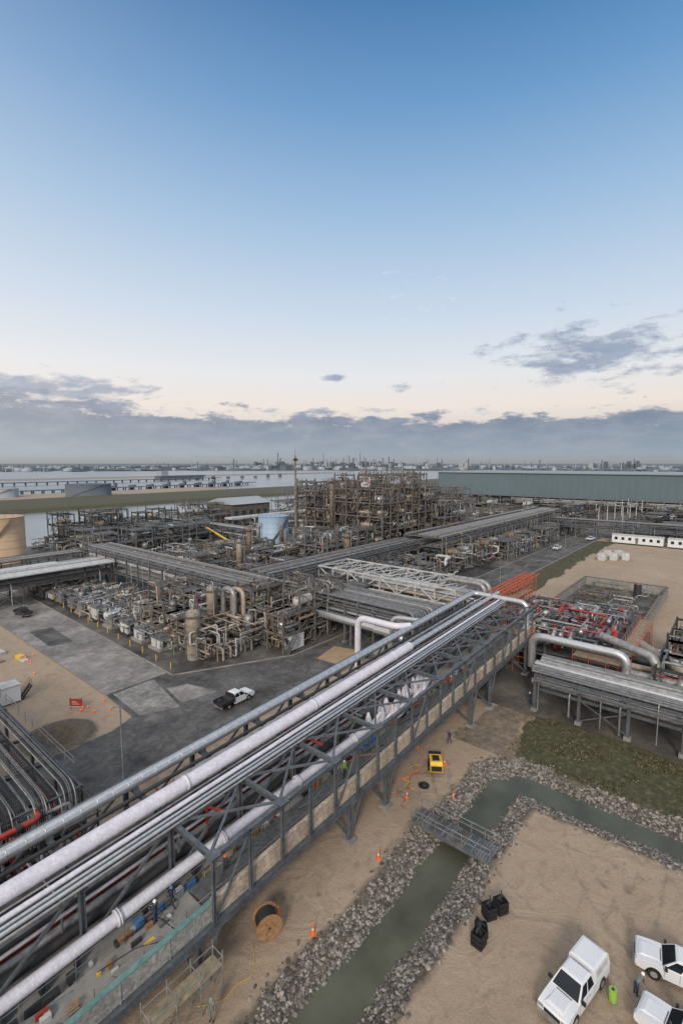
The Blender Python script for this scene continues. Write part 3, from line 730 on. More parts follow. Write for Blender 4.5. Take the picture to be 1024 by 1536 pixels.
for s in range(-7,17,3): mb.beam((s,26.75,bz(s,5.2)),(s+1.2,26.75,bz(s,3.8)),.04,.04,'silver2')
mb.obj("steel_pipe_bridge")
mb=MB()
def bp_(t,z,r,k,s0=S0,s1=S1,n=14,rings=0):
    mb.tube([(s0,t,bz(s0,z)),(s1,t,bz(s1,z))],r,k,n)
    if rings:
        s=s0+rings/2
        while s<s1: mb.lathe((s,t,bz(s,z)),(1,0,K),[(0,r),(0,r+.015),(.05,r+.015),(.05,r)],k,n,False);s+=rings
bp_(30.5,4.75,.42,'lav',-8,44,16,0)
s=-4
while s<44:
    mb.lathe((s,30.5,bz(s,4.75)),(1,0,K),[(0,.42),(0,.58),(.1,.58),(.1,.5),(.16,.5),(.16,.58),(.26,.58),(.26,.42)],'lav',18,False)
    for q in range(3): mb.beam((s+2+q*2,30.5,bz(s+2,3.6)),(s+2+q*2,30.5,bz(s+2,4.4)),.5,.25,'dark')
    s+=8.5
bp_(32.2,4.4,.3,'dark');bp_(33.1,4.4,.28,'silver2');bp_(34.,4.3,.22,'red');bp_(34.8,4.4,.3,'silver2');bp_(35.7,4.4,.3,'dark');bp_(36.7,4.4,.35,'silver2')
for t,r,k in ((31.9,.12,'silver'),(32.4,.12,'dark'),(34.4,.2,'silver2'),(35.3,.2,'brown'),(36.2,.2,'silver2'),(37.2,.25,'silver2')): bp_(t,6.2+r,r,k,n=10)
for i in range(22):
    s=U(41,53);t=U(29.3,31.2);mb.lathe((s,t,bz(s,4.6)),(0,0,1),[(0,.25),(U(.5,1.2),.36),(1.7,.15)],'lav',10);
    mb.tube([(s,t,bz(s,4.6)),(s+U(.6,1.6),t,bz(s,4.6)),(s+1.6,t-.6,bz(s,5.9))],.24,'lav',10)
for i in range(18):
    s=U(0,80);t=U(32,37.5);mb.tube([(s,t,bz(s,4.4)),(s,t,bz(s,6.9)),(s+U(-1,1),C([30.2,37.9]),bz(s,6.9))],U(.08,.2),C(['silver2','red','dark','silver']),8)
for i in range(70):
    s=U(-6,62);mb.box(s,U(29.4,29.7),bz(s,3.6),s+U(.2,1.),29.75+U(0,.3),bz(s,3.6)+U(.1,.6),C(['plank','offw','dark','orange','bluebox','wood','dark','steel']))
for i in range(24):
    s=U(-6,16);y=U(27.6,29.);mb.box(s,y,bz(s,3.77),s+U(.15,.8),y+U(.1,.4),bz(s,3.77)+U(.05,.4),C(['plank','offw','dark','red','steel','wood','dark','yellow']))
for i in range(30):
    s=U(-6,80);a=U(27,30);mb.tube([(s,a,bz(s,4.2)),(s+U(1,3),a+U(-.5,.5),bz(s,4.2)),(s+U(2,5),U(27,30),bz(s,4.15))],.035,C(['black','dark','orangeb','black','teal','dark']),5,.4)
mb.obj("bridge_deck_piping")
mb=MB()
bp_(36.7,8.5+.62,.46,'silver',-10,78,18,1.2)
e=78;ez=bz(e,9.12)
mb.tube([(e,36.7,ez),(81.5,36.7,ez+.1),(81.5,27,ez),(81.5,27,7.5),(80,27,7)],.46,'silver',18,1.4,6)
bp_(33.1,8.5+.72,.56,'lav',-10,54,20,0)
for s in (5,20,35,50): mb.lathe((s,33.1,bz(s,9.22)),(1,0,K),[(0,.56),(0,.6),(.25,.6),(.25,.56)],'lav',20,False)
bp_(33.1,8.5+.62,.34,'silver',54,84,14,1.5)
for t,r,k in ((29.9,.09,'silver2'),(30.3,.14,'silver'),(30.75,.12,'silver'),(31.3,.18,'lav'),(32,.08,'silver2')): bp_(t+.5,8.5+r+.05,r,k,-10,83,10,0)
bp_(34.6,8.5+.3,.2,'silver2',20,84,10);bp_(35.3,8.5+.3,.16,'dark',-10,84,10)
for s in NODE:
    for t in (36.7,33.1): mb.box(s-.2,t-.3,bz(s,8.5),s+.2,t+.3,bz(s,8.8),'bsteel')
mb.tube([(58,45,0),(58,45,bz(58,9.6)),(58,38,bz(58,9.6)),(60,36.8,bz(60,9.4))],.5,'lav',14,1.6,5)
mb.tube([(66,44,0),(66,44,9.4),(67,38,9.6)],.4,'silver',14,1.5,5)
mb.obj("bridge_top_pipes")

# ---------------------------------------------------------------- cable tray rack bottom left
mb=MB()
for i in range(9):
    x=5.0+i*1.15;z=8.2-(i%2)*.5
    yb=41.2+(i%3)*.2
    for dx in (0,.8):
        mb.tube([(x+dx,yb,4.2),(x+dx,yb,z),(x+dx,47,z),(x+dx,80,z)],.06,'silver2',4,1.6,5)
    for j in range(70):
        y=43.2+j*.5;mb.box(x,y,z-.03,x+.8,y+.08,z+.03,'silver2')
    for c_ in range(5): mb.tube([(x+.1+c_*.14,yb+.15,4.3),(x+.1+c_*.14,yb+.12,z+.08),(x+.1+c_*.14,47,z+.08),(x+.1+c_*.14,80,z+.08)],.045,C(['black','dark','black','steel']),5,1.6,5)
for y in (42,48,54,62,70,78):
    for x in (4.8,15.6): mb.ibeam((x,y,0),(x,y,7.6),.3,.3,'bsteel',.05)
    for z in (4,7.4): mb.ibeam((4.8,y,z),(15.6,y,z),.2,.3,'bsteel',.04)
for x in (4.8,15.6):
    for z in (4,7.4): mb.beam((x,42,z),(x,80,z),.2,.3,'bsteel')
mb.rail((15.9,44,8),(15.9,79,8),'steel',1.1,2)
for i in range(12): mb.tube([(5.3+i*.85,40,4.4),(5.3+i*.85,80,4.4)],.16,C(['dark','silver2','red','steel']),8)
wander(mb,-6,16,38.8,43,1,7.5,110,(.04,.13),['dark','silver2','red','steel','orange','brown'])
for i in range(14): mb.beam((-6+i*1.6,39.5,0),(-6+i*1.6,39.5,6.5),.12,.12,'orange' if i%3==0 else 'steel')
mb.obj("cable_tray_rack")
mb=MB();mb.box(0,0,.2,3.2,2.4,2.6,'white');mb.box(-.1,-.1,2.6,3.3,2.5,2.75,'offw');mb.box(3.203,.6,.4,3.23,1.5,2.3,'steel');mb.box(.1,.1,0,3.1,2.3,.2,'dark')
stairs(mb,3.4,.4,0,1.8,'dark');mb.obj("equipment_shelter",(19,80,.0),0,.02)

# ---------------------------------------------------------------- footbridge
mb=MB()
for x in (38.2,40.2): mb.ibeam((x,15,.15),(x,23,.15),.18,.35,'steel',.03)
y=15.
while y<23: mb.box(38.1,y,.34,40.3,y+.22,.40,C(['steel','bsteel','steel','brown']));y+=.27
for x in (38.15,40.25): mb.rail((x,15,.4),(x,23,.4),'silver2',1.1,1.3,.06)
mb.rail((40.25,23,.4),(40.25,26,.1),'silver2',1.1,1.3,.05)
mb.obj("metal_footbridge")

# ---------------------------------------------------------------- vehicles
def arch(cx,r,z,n=8):
    return [(cx-r*math.cos(math.pi*i/n),z+r*math.sin(math.pi*i/n)) for i in range(n+1)]
def quadpanel(mb,a,b,c,d,k,m0=.08,m1=.12,off=.012):
    a,b,c,d=[Vector(q) for q in (a,b,c,d)];nrm=(b-a).cross(d-a).normalized()
    def p(u,v): return (a*(1-u)+b*u)*(1-v)+(d*(1-u)+c*u)*v+nrm*off
    mb.add([p(m0,m1),p(1-m0,m1),p(1-m0,1-m1),p(m0,1-m1)],[(0,1,2,3)],k)
def pickup(name,loc,rot,shell=False,flat=None,paint='white'):
    mb=MB();W=.96;zb=.42
    front=[(-.78,zb)]+[(1.25,zb-.02)]+arch(1.78,.46,zb)[1:-1]+[(2.32,zb),(2.82,.5),(2.92,.64),(2.9,.95),(2.8,1.05),(2.5,1.11),(2.0,1.165),(1.3,1.2),(-.78,1.2)]
    mb.ext(front,-W,W,paint)
    mb.frus((1.35,-.62,2.72,.62),(1.5,-.5,2.5,.5),1.12,1.215,paint)
    cab_b=(-.78,-W+.02,1.36,W-.02);cab_t=(-.6,-.72,.56,.72)
    mb.frus(cab_b,cab_t,1.2,1.84,paint);mb.frus((-.6,-.72,.56,.72),(-.5,-.6,.42,.6),1.841,1.89,paint)
    x0,y0,x1,y1=cab_b;a0,b0,a1,b1=cab_t;zt=1.84
    quadpanel(mb,(x1,y0,1.2),(x1,y1,1.2),(a1,b1,zt),(a1,b0,zt),'glass',.05,.05)
    quadpanel(mb,(x0,y1,1.2),(x0,y0,1.2),(a0,b0,zt),(a0,b1,zt),'glass',.12,.18)
    for sg in (1,-1):
        for u0,u1 in ((.05,.47),(.5,.95)):
            A=Vector((x0+(x1-x0)*u0,sg*y1,1.2));Bv=Vector((x0+(x1-x0)*u1,sg*y1,1.2));Cc=Vector((a0+(a1-a0)*u1,sg*b1,zt));Dd=Vector((a0+(a1-a0)*u0,sg*b1,zt))
            if sg>0: quadpanel(mb,Bv,A,Dd,Cc,'glass',.04,.1)
            else: quadpanel(mb,A,Bv,Cc,Dd,'glass',.04,.1)
        mb.box(1.05,min(sg*.98,sg*1.22),1.2,1.2,max(sg*.98,sg*1.22),1.42,'black')
        mb.box(-.1,sg*(W+.004)-.004,.92,.1,sg*(W+.004)+.004,.96,'black')
        for xd in (.33,-.7,1.2): mb.box(xd,sg*(W+.002)-.003,.5,xd+.02,sg*(W+.002)+.003,1.18,'dark')
        mb.box(2.86,sg*.75-.17,.78,2.93,sg*.75+.17,.98,'silver')
    mb.beam((1.42,-.5,1.215),(1.42,.5,1.215),.04,.02,'black')
    if flat is None:
        side=[(-2.9,.5)]+[(-2.35,zb)]+arch(-1.85,.46,zb)[1:-1]+[(-1.35,zb),(-.79,zb),(-.79,1.2),(-2.9,1.2)]
        mb.ext(side,-W,-W+.1,paint);mb.ext(side,W-.1,W,paint)
        mb.box(-2.86,-W+.101,.62,-.79,W-.101,.7,'dark');mb.box(-2.93,-W+.101,.55,-2.86,W-.101,1.2,paint)
        for sy in (-.75,.45): mb.box(-2.2,sy,.701,-1.5,sy+.3,.95,'dark')
        mb.box(-2.96,-W,.85,-2.931,-W+.14,1.15,'red');mb.box(-2.96,W-.14,.85,-2.931,W,1.15,'red')
        if shell:
            mb.frus((-2.9,-W,-.80,W),(-2.78,-.84,-.84,.84),1.203,1.9,paint);mb.frus((-2.78,-.84,-.84,.84),(-2.6,-.66,-.98,.66),1.901,1.96,paint)
            for sg in (1,-1):
                A=Vector((-2.7,sg*W,1.2));Bv=Vector((-.95,sg*W,1.2));Cc=Vector((-.95,sg*.84,1.9));Dd=Vector((-2.7,sg*.84,1.9))
                if sg>0: quadpanel(mb,Bv,A,Dd,Cc,'offw',.06,.25)
                else: quadpanel(mb,A,Bv,Cc,Dd,'offw',.06,.25)
    else:
        mb.box(-3.1,-1.05,.85,-.82,1.05,.97,flat);mb.box(-.9,-1.05,.971,-.82,1.05,1.75,flat)
        for sy in (-1.05,.97): mb.box(-3.1,sy,.971,-.9,sy+.08,1.3,flat)
        mb.box(-1.5,-.95,.971,-.95,.95,1.35,'dark');mb.box(-2.8,-.4,.5,-.8,.4,.85,'black');mb.box(-2.6,.3,.971,-2.,.8,1.2,'dark')
    mb.box(2.93,-.95,.45,3.04,.95,.66,'dark' if flat else 'silver2');mb.box(2.925,-.52,.7,2.945,.52,.95,'black');mb.box(-3.05,-.9,.48,-2.935,.9,.62,'silver2')
    mb.box(-2.7,-.8,.35,2.7,.8,.41,'black')
    for x in (1.78,-1.85):
        for sy in (-1,1):
            mb.cyl((x,sy*.7,.4),(x,sy*.97,.4),.4,'black',24);mb.cyl((x,sy*.93,.4),(x,sy*.985,.4),.22,'silver',16)
    return mb.obj(name,loc,rot,.03)
pickup("pickup_truck",(31.8,6.5,0),math.radians(168),shell=True)
pickup("pickup_truck",(37.5,1.0,0),math.radians(98))
pickup("pickup_truck",(32.8,.2,0),math.radians(82))
pickup("pickup_truck",(42.,55.2,.15),math.radians(2),flat='black')
pickup("pickup_truck",(36.5,126,.15),math.radians(95),paint='dark')
pickup("pickup_truck",(205,57,.15),math.radians(180))
pickup("pickup_truck",(240,52.5,.15),math.radians(170))

# ---------------------------------------------------------------- props
def cone(x,y,z=0,h=.9):
    mb=MB();mb.box(-.2,-.2,0,.2,.2,.04,'orangeb');mb.lathe((0,0,.04),(0,0,1),[(0,.12),(h*.35,.09)],'orangeb',12)
    mb.lathe((0,0,.04),(0,0,1),[(h*.35,.09),(h*.5,.075)],'white',12);mb.lathe((0,0,.04),(0,0,1),[(h*.5,.075),(h*.95,.03)],'orangeb',12);mb.obj("traffic_cone",(x,y,z),U(0,1))
for x,y in ((23.8,22.6),(23.4,26.0),(32.6,22.9),(44.2,21.5),(48.5,24.8),(49.5,29),(41,25.2)): cone(x,y,hz(x,y),1.)
for i in range(6): cone(27.5+U(-1.5,3),69+U(-2,2),0,.8)
for i in range(6): cone(28+U(-2,2),95+U(-8,8),0,.8)
for i in range(14):
    mb=MB();mb.cyl((0,0,0),(0,0,1.1),.09,'yellow',10);mb.lathe((0,0,1.1),(0,0,1),[(0,.09),(.06,.06),(.08,.01)],'yellow',10,False);mb.obj("bollard",((42.3+i*.25),(73+i*5.2),.16))
mb=MB()
for y in (-.65,.57): mb.cyl((0,y,1),(0,y+.08,1),1.,'wood',28)
mb.lathe((0,-.57,1),(0,1,0),[(0,.75),(1.14,.75)],'black',24)
for i in range(9): mb.lathe((0,-.55+i*.125,1),(0,1,0),[(0,.75),(.03,.79),(.09,.79),(.12,.75)],'black',24,False)
mb.cyl((0,-.68,1),(0,.68,1),.09,'dark',10)
for i in range(6):
    a=i*math.pi/3;mb.cyl((.45*math.cos(a),-.67,1+.45*math.sin(a)),(.45*math.cos(a),-.655,1+.45*math.sin(a)),.04,'dark',6)
mb.obj("cable_spool",(21.7,25.3,0),math.radians(-25))
mb=MB();pr=[(-1.3,.55),(1.2,.55),(1.3,1.),(1.05,1.55),(.7,1.7),(-1.1,1.7),(-1.35,1.4)]
mb.ext(pr,-.7,.7,'yellow');mb.box(-1.25,-.73,.5,1.2,.73,.75,'black');mb.box(-.9,-.73,.9,.6,.73,1.4,'black');mb.box(-.9,-.4,1.701,.1,.4,1.74,'black');mb.box(-1.4,-.6,.7,-1.36,.6,1.3,'black');mb.box(.35,-.71,1.45,.9,.71,1.72,'black')
for sy in (-.82,.62): mb.cyl((0,sy,.35),(0,sy+.2,.35),.35,'black',18);mb.box(-.5,sy,.7,.5,sy+.2,.76,'black')
mb.beam((1.2,0,.5),(2.6,0,.42),.1,.1,'black');mb.cyl((2.4,0,0),(2.4,0,.8),.05,'dark',8);mb.cyl((-.9,.2,1.7),(-.9,.2,2.),.06,'dark',8)
mb.obj("air_compressor",(47,25.2,0),math.radians(35),.04)
mb=MB();mb.cyl((0,0,0),(0,0,.05),.6,'black',16);mb.cyl((0,0,.05),(0,0,.3),.28,'dark',16);mb.obj("hose_reel",(43.8,24.8,0),0)
mb=MB()
for j in range(3):
    pts=[(47+U(-1,1),26+U(-1,1),.05)]
    for i in range(14): pts.append((pts[-1][0]+U(-1.3,.6),pts[-1][1]+U(-.9,.6),.05))
    mb.tube(pts,.03,['orangeb','yellow','red'][j],6,.5)
pts=[(20.5,25.6,.06),(19.7,24.3,.05),(18.8,23.7,.05),(18,24.2,.05),(16.8,23.9,.05),(15.5,25,.05)];mb.tube(pts,.02,'yellow',6,.6)
mb.obj("ground_hoses")
for (x,y,n) in ((34.6,12.6,3),(33.6,13.1,3),(31.9,13.0,2),(31.0,12.8,3)):
    mb=MB();z=0
    for i in range(n):
        w=.42
        for sx_ in (-1,1):
            mb.box(sx_*w-.03,-w,z+.05,sx_*w+.03,w,z+.3,'black');mb.box(-w+.031,sx_*w-.03,z+.05,w-.031,sx_*w+.03,z+.3,'black')
        for q in range(5): mb.box(-w+q*.18,-w,z,-w+q*.18+.11,w,z+.049,'black')
        z+=.34
    mb.beam((-.2,-.25,z+.05),(.3,.35,z+.3),.08,.3,'black');mb.cyl((-.2,.1,z),(.2,.1,z+.2),.12,'dark',8);mb.obj("black_crate_stack",(x,y,0),U(-.6,.6))
mb=MB();mb.lathe((0,0,0),(0,0,1),[(0,.25),(.3,.27),(.6,.27),(.8,.24)],'hivis',18);mb.lathe((0,0,.3),(0,0,1),[(0,.27),(.02,.29),(.04,.27)],'hivis',18,False);mb.cyl((0,0,.8),(0,0,.84),.1,'dark',10);mb.obj("green_barrel",(33.1,4.5,0))
def lamp(x,y,h=8,rot=0):
    mb=MB();mb.lathe((0,0,0),(0,0,1),[(0,.22),(.4,.22),(.41,.11),(h,.07)],'steel',10)
    mb.tube([(0,0,h-.1),(0,0,h+.15),(.9,0,h+.25)],.05,'steel',6);mb.box(.7,-.16,h+.18,1.35,.16,h+.3,'silver2');mb.obj("street_lamp",(x,y,0),rot)
for a in ((23.3,50.9,8.3,2.4),(128,50,9,2),(190,50,9,2),(60,112,12,0),(60,230,14,0),(240,50,9,2),(96,150,13,0),(170,180,14,1),(44,190,12,0)): lamp(*a)
mb=MB();mb.box(-.9,-.06,.4,.9,.06,1.5,'red');mb.box(-.95,-.08,.35,.95,-.061,.4,'white')
for x in (-.8,.8): mb.beam((x,.1,0),(x,.1,1.6),.08,.08,'steel')
for i in range(3): mb.box(-.55,-.07,.7+i*.2,.5-i*.2,-.0605,.75+i*.2,'white')
mb.obj("red_sign",(26.5,71.5,0),-.9)
mb=MB()
for i in range(8): 
    x=U(-3,3);y=U(-5,5);mb.box(x,y,0,x+U(.6,2.2),y+U(.5,2),U(.2,.8),C(['red','offw','plank','yellow','dark','rust']))
mb.obj("material_pile",(24,100,0),.2)

# ---------------------------------------------------------------- people
def person(name,loc,rot,pose='stand',top='navy',pants='navy',hat='helm'):
    J={}
    J['pel']=(0,0,.93);J['sp']=(0,0,1.12);J['ch']=(0,0,1.33);J['nk']=(0,0,1.47);J['hd']=(0,.02,1.56)
    for sg,n in ((1,'l'),(-1,'r')):
        J['hip'+n]=(.09*sg,0,.9);J['kn'+n]=(.1*sg,.02,.5);J['an'+n]=(.1*sg,-.02,.1);J['to'+n]=(.12*sg,.14,.05)
        J['sh'+n]=(.19*sg,0,1.4);J['el'+n]=(.25*sg,-.03,1.13);J['wr'+n]=(.25*sg,.08,.88)
    if pose=='walk':
        J['knl']=(.1,.16,.52);J['anl']=(.1,.22,.12);J['tol']=(.11,.36,.07);J['knr']=(-.1,-.02,.5);J['anr']=(-.1,-.3,.18);J['tor']=(-.11,-.18,.05)
        J['ell']=(.25,-.14,1.15);J['wrl']=(.24,-.12,.9);J['elr']=(-.25,.08,1.14);J['wrr']=(-.22,.26,1.)
    if pose=='work':
        J['wrl']=(.14,.34,1.12);J['ell']=(.26,.1,1.14);J['wrr']=(-.14,.34,1.1);J['elr']=(-.26,.1,1.14)
    if pose=='bend':
        for k_ in ('sp','ch','nk','hd','shl','shr'):
            x,y,z=J[k_];h=z-.93;J[k_]=(x,h*.75,.93+h*.66)
        J['ell']=(.22,.45,.98);J['elr']=(-.22,.45,.98);J['wrl']=(.15,.6,.78);J['wrr']=(-.15,.6,.78)
    E=[('pel','sp'),('sp','ch'),('ch','nk'),('nk','hd')];RD={'pel':.14,'sp':.135,'ch':.15,'nk':.06,'hd':.06}
    for n in 'lr':
        E+=[('pel','hip'+n),('hip'+n,'kn'+n),('kn'+n,'an'+n),('an'+n,'to'+n),('ch','sh'+n),('sh'+n,'el'+n),('el'+n,'wr'+n)]
        RD.update({'hip'+n:.1,'kn'+n:.07,'an'+n:.05,'to'+n:.045,'sh'+n:.075,'el'+n:.05,'wr'+n:.032})
        w=Vector(J['wr'+n]);d=(w-Vector(J['el'+n])).normalized();sg=1 if n=='l' else -1
        J['pa'+n]=tuple(w+d*.07);RD['pa'+n]=.03;E.append(('wr'+n,'pa'+n))
        fw=Vector((0,1,0))
        for fi in range(4):
            b=w+d*.09+fw*(.033-.022*fi);q='f%d%s'%(fi,n);l=(.075,.085,.078,.06)[fi]
            J[q+'a']=tuple(b);J[q+'b']=tuple(b+d*l*.55-Vector((sg*.012,0,0)));J[q+'c']=tuple(b+d*l-Vector((sg*.035,0,0)))
            RD[q+'a']=.01;RD[q+'b']=.009;RD[q+'c']=.008;E+=[('pa'+n,q+'a'),(q+'a',q+'b'),(q+'b',q+'c')]
        J['th'+n]=tuple(w+d*.05+fw*.05);J['tt'+n]=tuple(w+d*.09+fw*.07);RD['th'+n]=.012;RD['tt'+n]=.01;E+=[('wr'+n,'th'+n),('th'+n,'tt'+n)]
    keys=list(J);me=bpy.data.meshes.new("t");me.from_pydata([J[k_] for k_ in keys],[(keys.index(a),keys.index(b)) for a,b in E],[])
    ob=bpy.data.objects.new("t",me);COL.objects.link(ob)
    ob.modifiers.new("s","SKIN");ss=ob.modifiers.new("u","SUBSURF");ss.levels=1
    for i,k_ in enumerate(keys):
        sv=me.skin_vertices[0].data[i];sv.radius=(RD[k_],RD[k_]*(.75 if k_ in('ch','sp','pel') else 1));sv.use_root=(k_=='pel')
    dg=bpy.context.evaluated_depsgraph_get();ev=ob.evaluated_get(dg);m2=ev.to_mesh()
    mb=MB();vs=[tuple(v.co) for v in m2.vertices]
    SK=[(Vector(J[a]),Vector(J[b]),a,b) for a,b in E]
    byk={}
    for p in m2.polygons:
        c=p.center;best=None;bd=9
        for a,b,na,nb in SK:
            ab=b-a;t=max(0,min(1,(c-a).dot(ab)/max(ab.length_squared,1e-9)));dd=(c-(a+ab*t)).length
            if dd<bd: bd=dd;best=(na,nb,t)
        na,nb,t=best
        if nb[:2]=='to' or (nb[:2]=='an' and t>.8): k_='black'
        elif nb[:2] in('kn','an') or nb[:3]=='hip' or (na=='pel' and t<.2): k_=pants
        elif nb[:2] in('pa','th','tt') or nb[0]=='f' or (nb=='hd'): k_='skin'
        else: k_=top
        byk.setdefault(k_,[]).append(tuple(p.vertices))
    mb.v.extend(vs)
    for k_,fs in byk.items():
        i=mb.m(k_)
        for f in fs: mb.f.append(list(f));mb.mi.append(i);mb.sm.append(True)
    ev.to_mesh_clear();bpy.data.objects.remove(ob)
    h=Vector(J['hd'])+Vector((0,.01,.06));up=(Vector(J['hd'])-Vector(J['nk'])).normalized();up=(up+Vector((0,0,1))).normalized()
    mb.lathe(h-up*.12,up,[(0,.02),(.02,.055),(.06,.075),(.12,.082),(.18,.078),(.22,.05),(.24,.01)],'skin',14,False)
    mb.lathe(h+Vector((0,.07,-.03)),(0,1,.0),[(0,.018),(.025,.008)],'skin',6)
    for sg in(1,-1): mb.lathe(h+Vector((sg*.078,0,-.01)),(sg,0,0),[(0,.025),(.015,.02)],'skin',8);mb.lathe(h+Vector((sg*.03,.072,.0)),(0,1,0),[(0,.01),(.008,.008)],'black',6)
    mb.box(h.x-.025,h.y+.07,h.z-.075,h.x+.025,h.y+.078,h.z-.065,'red')
    mb.lathe(h+up*.03,up,[(-.01,.125),(.0,.12),(.01,.105),(.06,.1),(.1,.075),(.125,.03),(.13,.005)],hat,16,False)
    return mb.obj(name,loc,rot)
person("worker",(15.6,23.6,0),2.,'stand','grey','grey','teal')
person("worker",(34.4,3.4,0),-2.2,'bend','grey','navy')
person("worker",(52.8,26.4,0),1.2,'walk','navy','navy','bluebox')
person("worker",(69.6,22.2,0),2.3,'stand','navy','navy');person("worker",(70.2,21.6,0),2.,'work','navy','navy')
for s,t,po,tp,ht,zz in ((15.0,29.0,'work','navy','helm',3.77),(16.3,29.1,'walk','navy','bluebox',3.77),(20.5,28.6,'work','orangeb','helm',4.07),(18.6,27.4,'stand','hivis','yellow',4.07),(34,28,'stand','hivis','helm',4.07),(56,28,'walk','orangeb','helm',4.07)):
    person("worker",(s,t,bz(s,zz)),U(0,6),po,tp,'navy',ht)

# ---------------------------------------------------------------- river, jetty, far shore
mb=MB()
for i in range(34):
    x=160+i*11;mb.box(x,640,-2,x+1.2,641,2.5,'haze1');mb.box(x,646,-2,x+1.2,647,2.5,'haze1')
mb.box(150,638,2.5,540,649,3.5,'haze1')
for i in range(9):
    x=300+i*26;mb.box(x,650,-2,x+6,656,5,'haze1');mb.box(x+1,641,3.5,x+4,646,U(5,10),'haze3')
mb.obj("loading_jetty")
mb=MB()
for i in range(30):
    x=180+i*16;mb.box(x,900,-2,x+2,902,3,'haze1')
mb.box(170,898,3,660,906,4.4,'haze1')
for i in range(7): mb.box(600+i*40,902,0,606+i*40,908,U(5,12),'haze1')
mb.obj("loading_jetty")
def farpos(u,d):
    az=math.radians(39.8)-math.atan((u-512)/725.)
    return d*math.cos(az),d*math.sin(az)
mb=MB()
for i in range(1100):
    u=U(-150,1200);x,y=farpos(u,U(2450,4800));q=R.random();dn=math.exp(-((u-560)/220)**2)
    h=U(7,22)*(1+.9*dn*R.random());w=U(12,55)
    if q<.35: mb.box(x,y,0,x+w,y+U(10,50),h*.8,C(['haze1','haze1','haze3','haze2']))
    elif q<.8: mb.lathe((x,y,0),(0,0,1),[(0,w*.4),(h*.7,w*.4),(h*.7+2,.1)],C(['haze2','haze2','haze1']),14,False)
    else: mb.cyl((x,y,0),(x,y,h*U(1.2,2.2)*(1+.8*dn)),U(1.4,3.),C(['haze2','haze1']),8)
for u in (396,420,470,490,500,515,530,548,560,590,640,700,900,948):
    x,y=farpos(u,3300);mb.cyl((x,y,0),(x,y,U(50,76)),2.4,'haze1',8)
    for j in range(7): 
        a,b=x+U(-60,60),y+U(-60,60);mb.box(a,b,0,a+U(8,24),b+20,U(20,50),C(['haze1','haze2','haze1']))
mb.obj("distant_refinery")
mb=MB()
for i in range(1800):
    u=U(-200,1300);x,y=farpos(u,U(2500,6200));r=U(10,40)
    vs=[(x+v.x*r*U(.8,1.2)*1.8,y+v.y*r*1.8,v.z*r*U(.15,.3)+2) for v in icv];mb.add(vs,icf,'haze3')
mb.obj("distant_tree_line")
for (x,y) in ((1900,900),(620,1000)):
    mb=MB();mb.ext([(-60,0),(55,0),(68,9),(-60,9)],-10,10,'haze3');mb.box(-55,-9,9.01,-38,9,20,'haze2');mb.cyl((-47,0,20),(-47,0,26),2,'haze3',8);mb.obj("cargo_ship",(x,y,-1.5),.1)
mb=MB()
for i in range(1800):
    x=U(40,200);y=U(228,234);r=U(.4,1.1);vs=[(x+v.x*r,y+v.y*r,-.4*(y-228)*.3+v.z*r*.7) for v in icv];mb.add(vs,icf,C(['rock','rock2','rock3']))
mb.obj("bank_rocks")
mb=MB()
for i in range(9000):
    if R.random()<.7: x=U(55.5,66);y=U(-20,20.5)
    else: x=U(110,240);y=U(44,50.2)
    if noise.noise(Vector((x*.25,y*.25,9)))<-.1: continue
    z=.0;h=U(.08,.25);a=U(0,6.28);w=U(.06,.16);dx,dy=math.cos(a)*w,math.sin(a)*w
    mb.add([(x-dx,y-dy,z),(x+dx,y+dy,z),(x+dy*.8,y-dx*.8,z+h)],[(0,1,2)],'g1' if R.random()<.5 else 'g2')
mb.obj("grass")

# ---------------------------------------------------------------- world
w=bpy.data.worlds.new("World");sc.world=w;w.use_nodes=True;nt=w.node_tree;N=nt.nodes;L=nt.links
N.clear();out=N.new("ShaderNodeOutputWorld");bg=N.new("ShaderNodeBackground");L.new(bg.outputs[0],out.inputs[0]);bg.inputs[1].default_value=.1
sky=N.new("ShaderNodeTexSky");sky.sky_type='NISHITA';sky.sun_disc=False
SE=math.radians(30);SAZ=math.radians(208)
sky.sun_elevation=SE;sky.sun_rotation=math.pi/2-SAZ;sky.air_density=1.;sky.dust_density=.6;sky.ozone_density=2
tc=N.new("ShaderNodeTexCoord");sp=N.new("ShaderNodeSeparateXYZ");L.new(tc.outputs["Generated"],sp.inputs[0])
el=mth('MULTIPLY',mth('ARCSINE',sp.outputs[2]),180/math.pi);az=mth('MULTIPLY',mth('ARCTAN2',sp.outputs[1],sp.outputs[0]),180/math.pi)
def srgb(r,g,b): return tuple(((c/255+.055)/1.055)**2.4 if c>10 else c/255/12.92 for c in (r,g,b))
elf=mth('DIVIDE',el,90.,clamp=True)
grad=ramp(elf,(0,srgb(176,188,198)),(.04,srgb(214,206,204)),(.07,srgb(240,228,218)),(.11,srgb(232,233,235)),(.18,srgb(204,219,236)),(.28,srgb(160,193,225)),(.38,srgb(108,157,205)),(.46,srgb(68,123,178)),(.5,srgb(58,108,160)),(.62,(.78,.8,.85)),(1,(1.28,1.24,1.22)))  # top stops, out of view, brightened to fill ground light and soften shadows
cb=N.new("ShaderNodeCombineXYZ");L.new(mth('MULTIPLY',az,.085),cb.inputs[0]);L.new(mth('MULTIPLY',el,.25),cb.inputs[1])
def wn(s_,d_,off=0,ro=.6):
    n=N.new("ShaderNodeTexNoise");n.inputs["Scale"].default_value=s_;n.inputs["Detail"].default_value=d_;n.inputs["Roughness"].default_value=ro
    a=N.new("ShaderNodeVectorMath");a.operation='ADD';a.inputs[1].default_value=(off,off*.7,0);L.new(cb.outputs[0],a.inputs[0]);L.new(a.outputs[0],n.inputs["Vector"]);return n.outputs["Fac"]
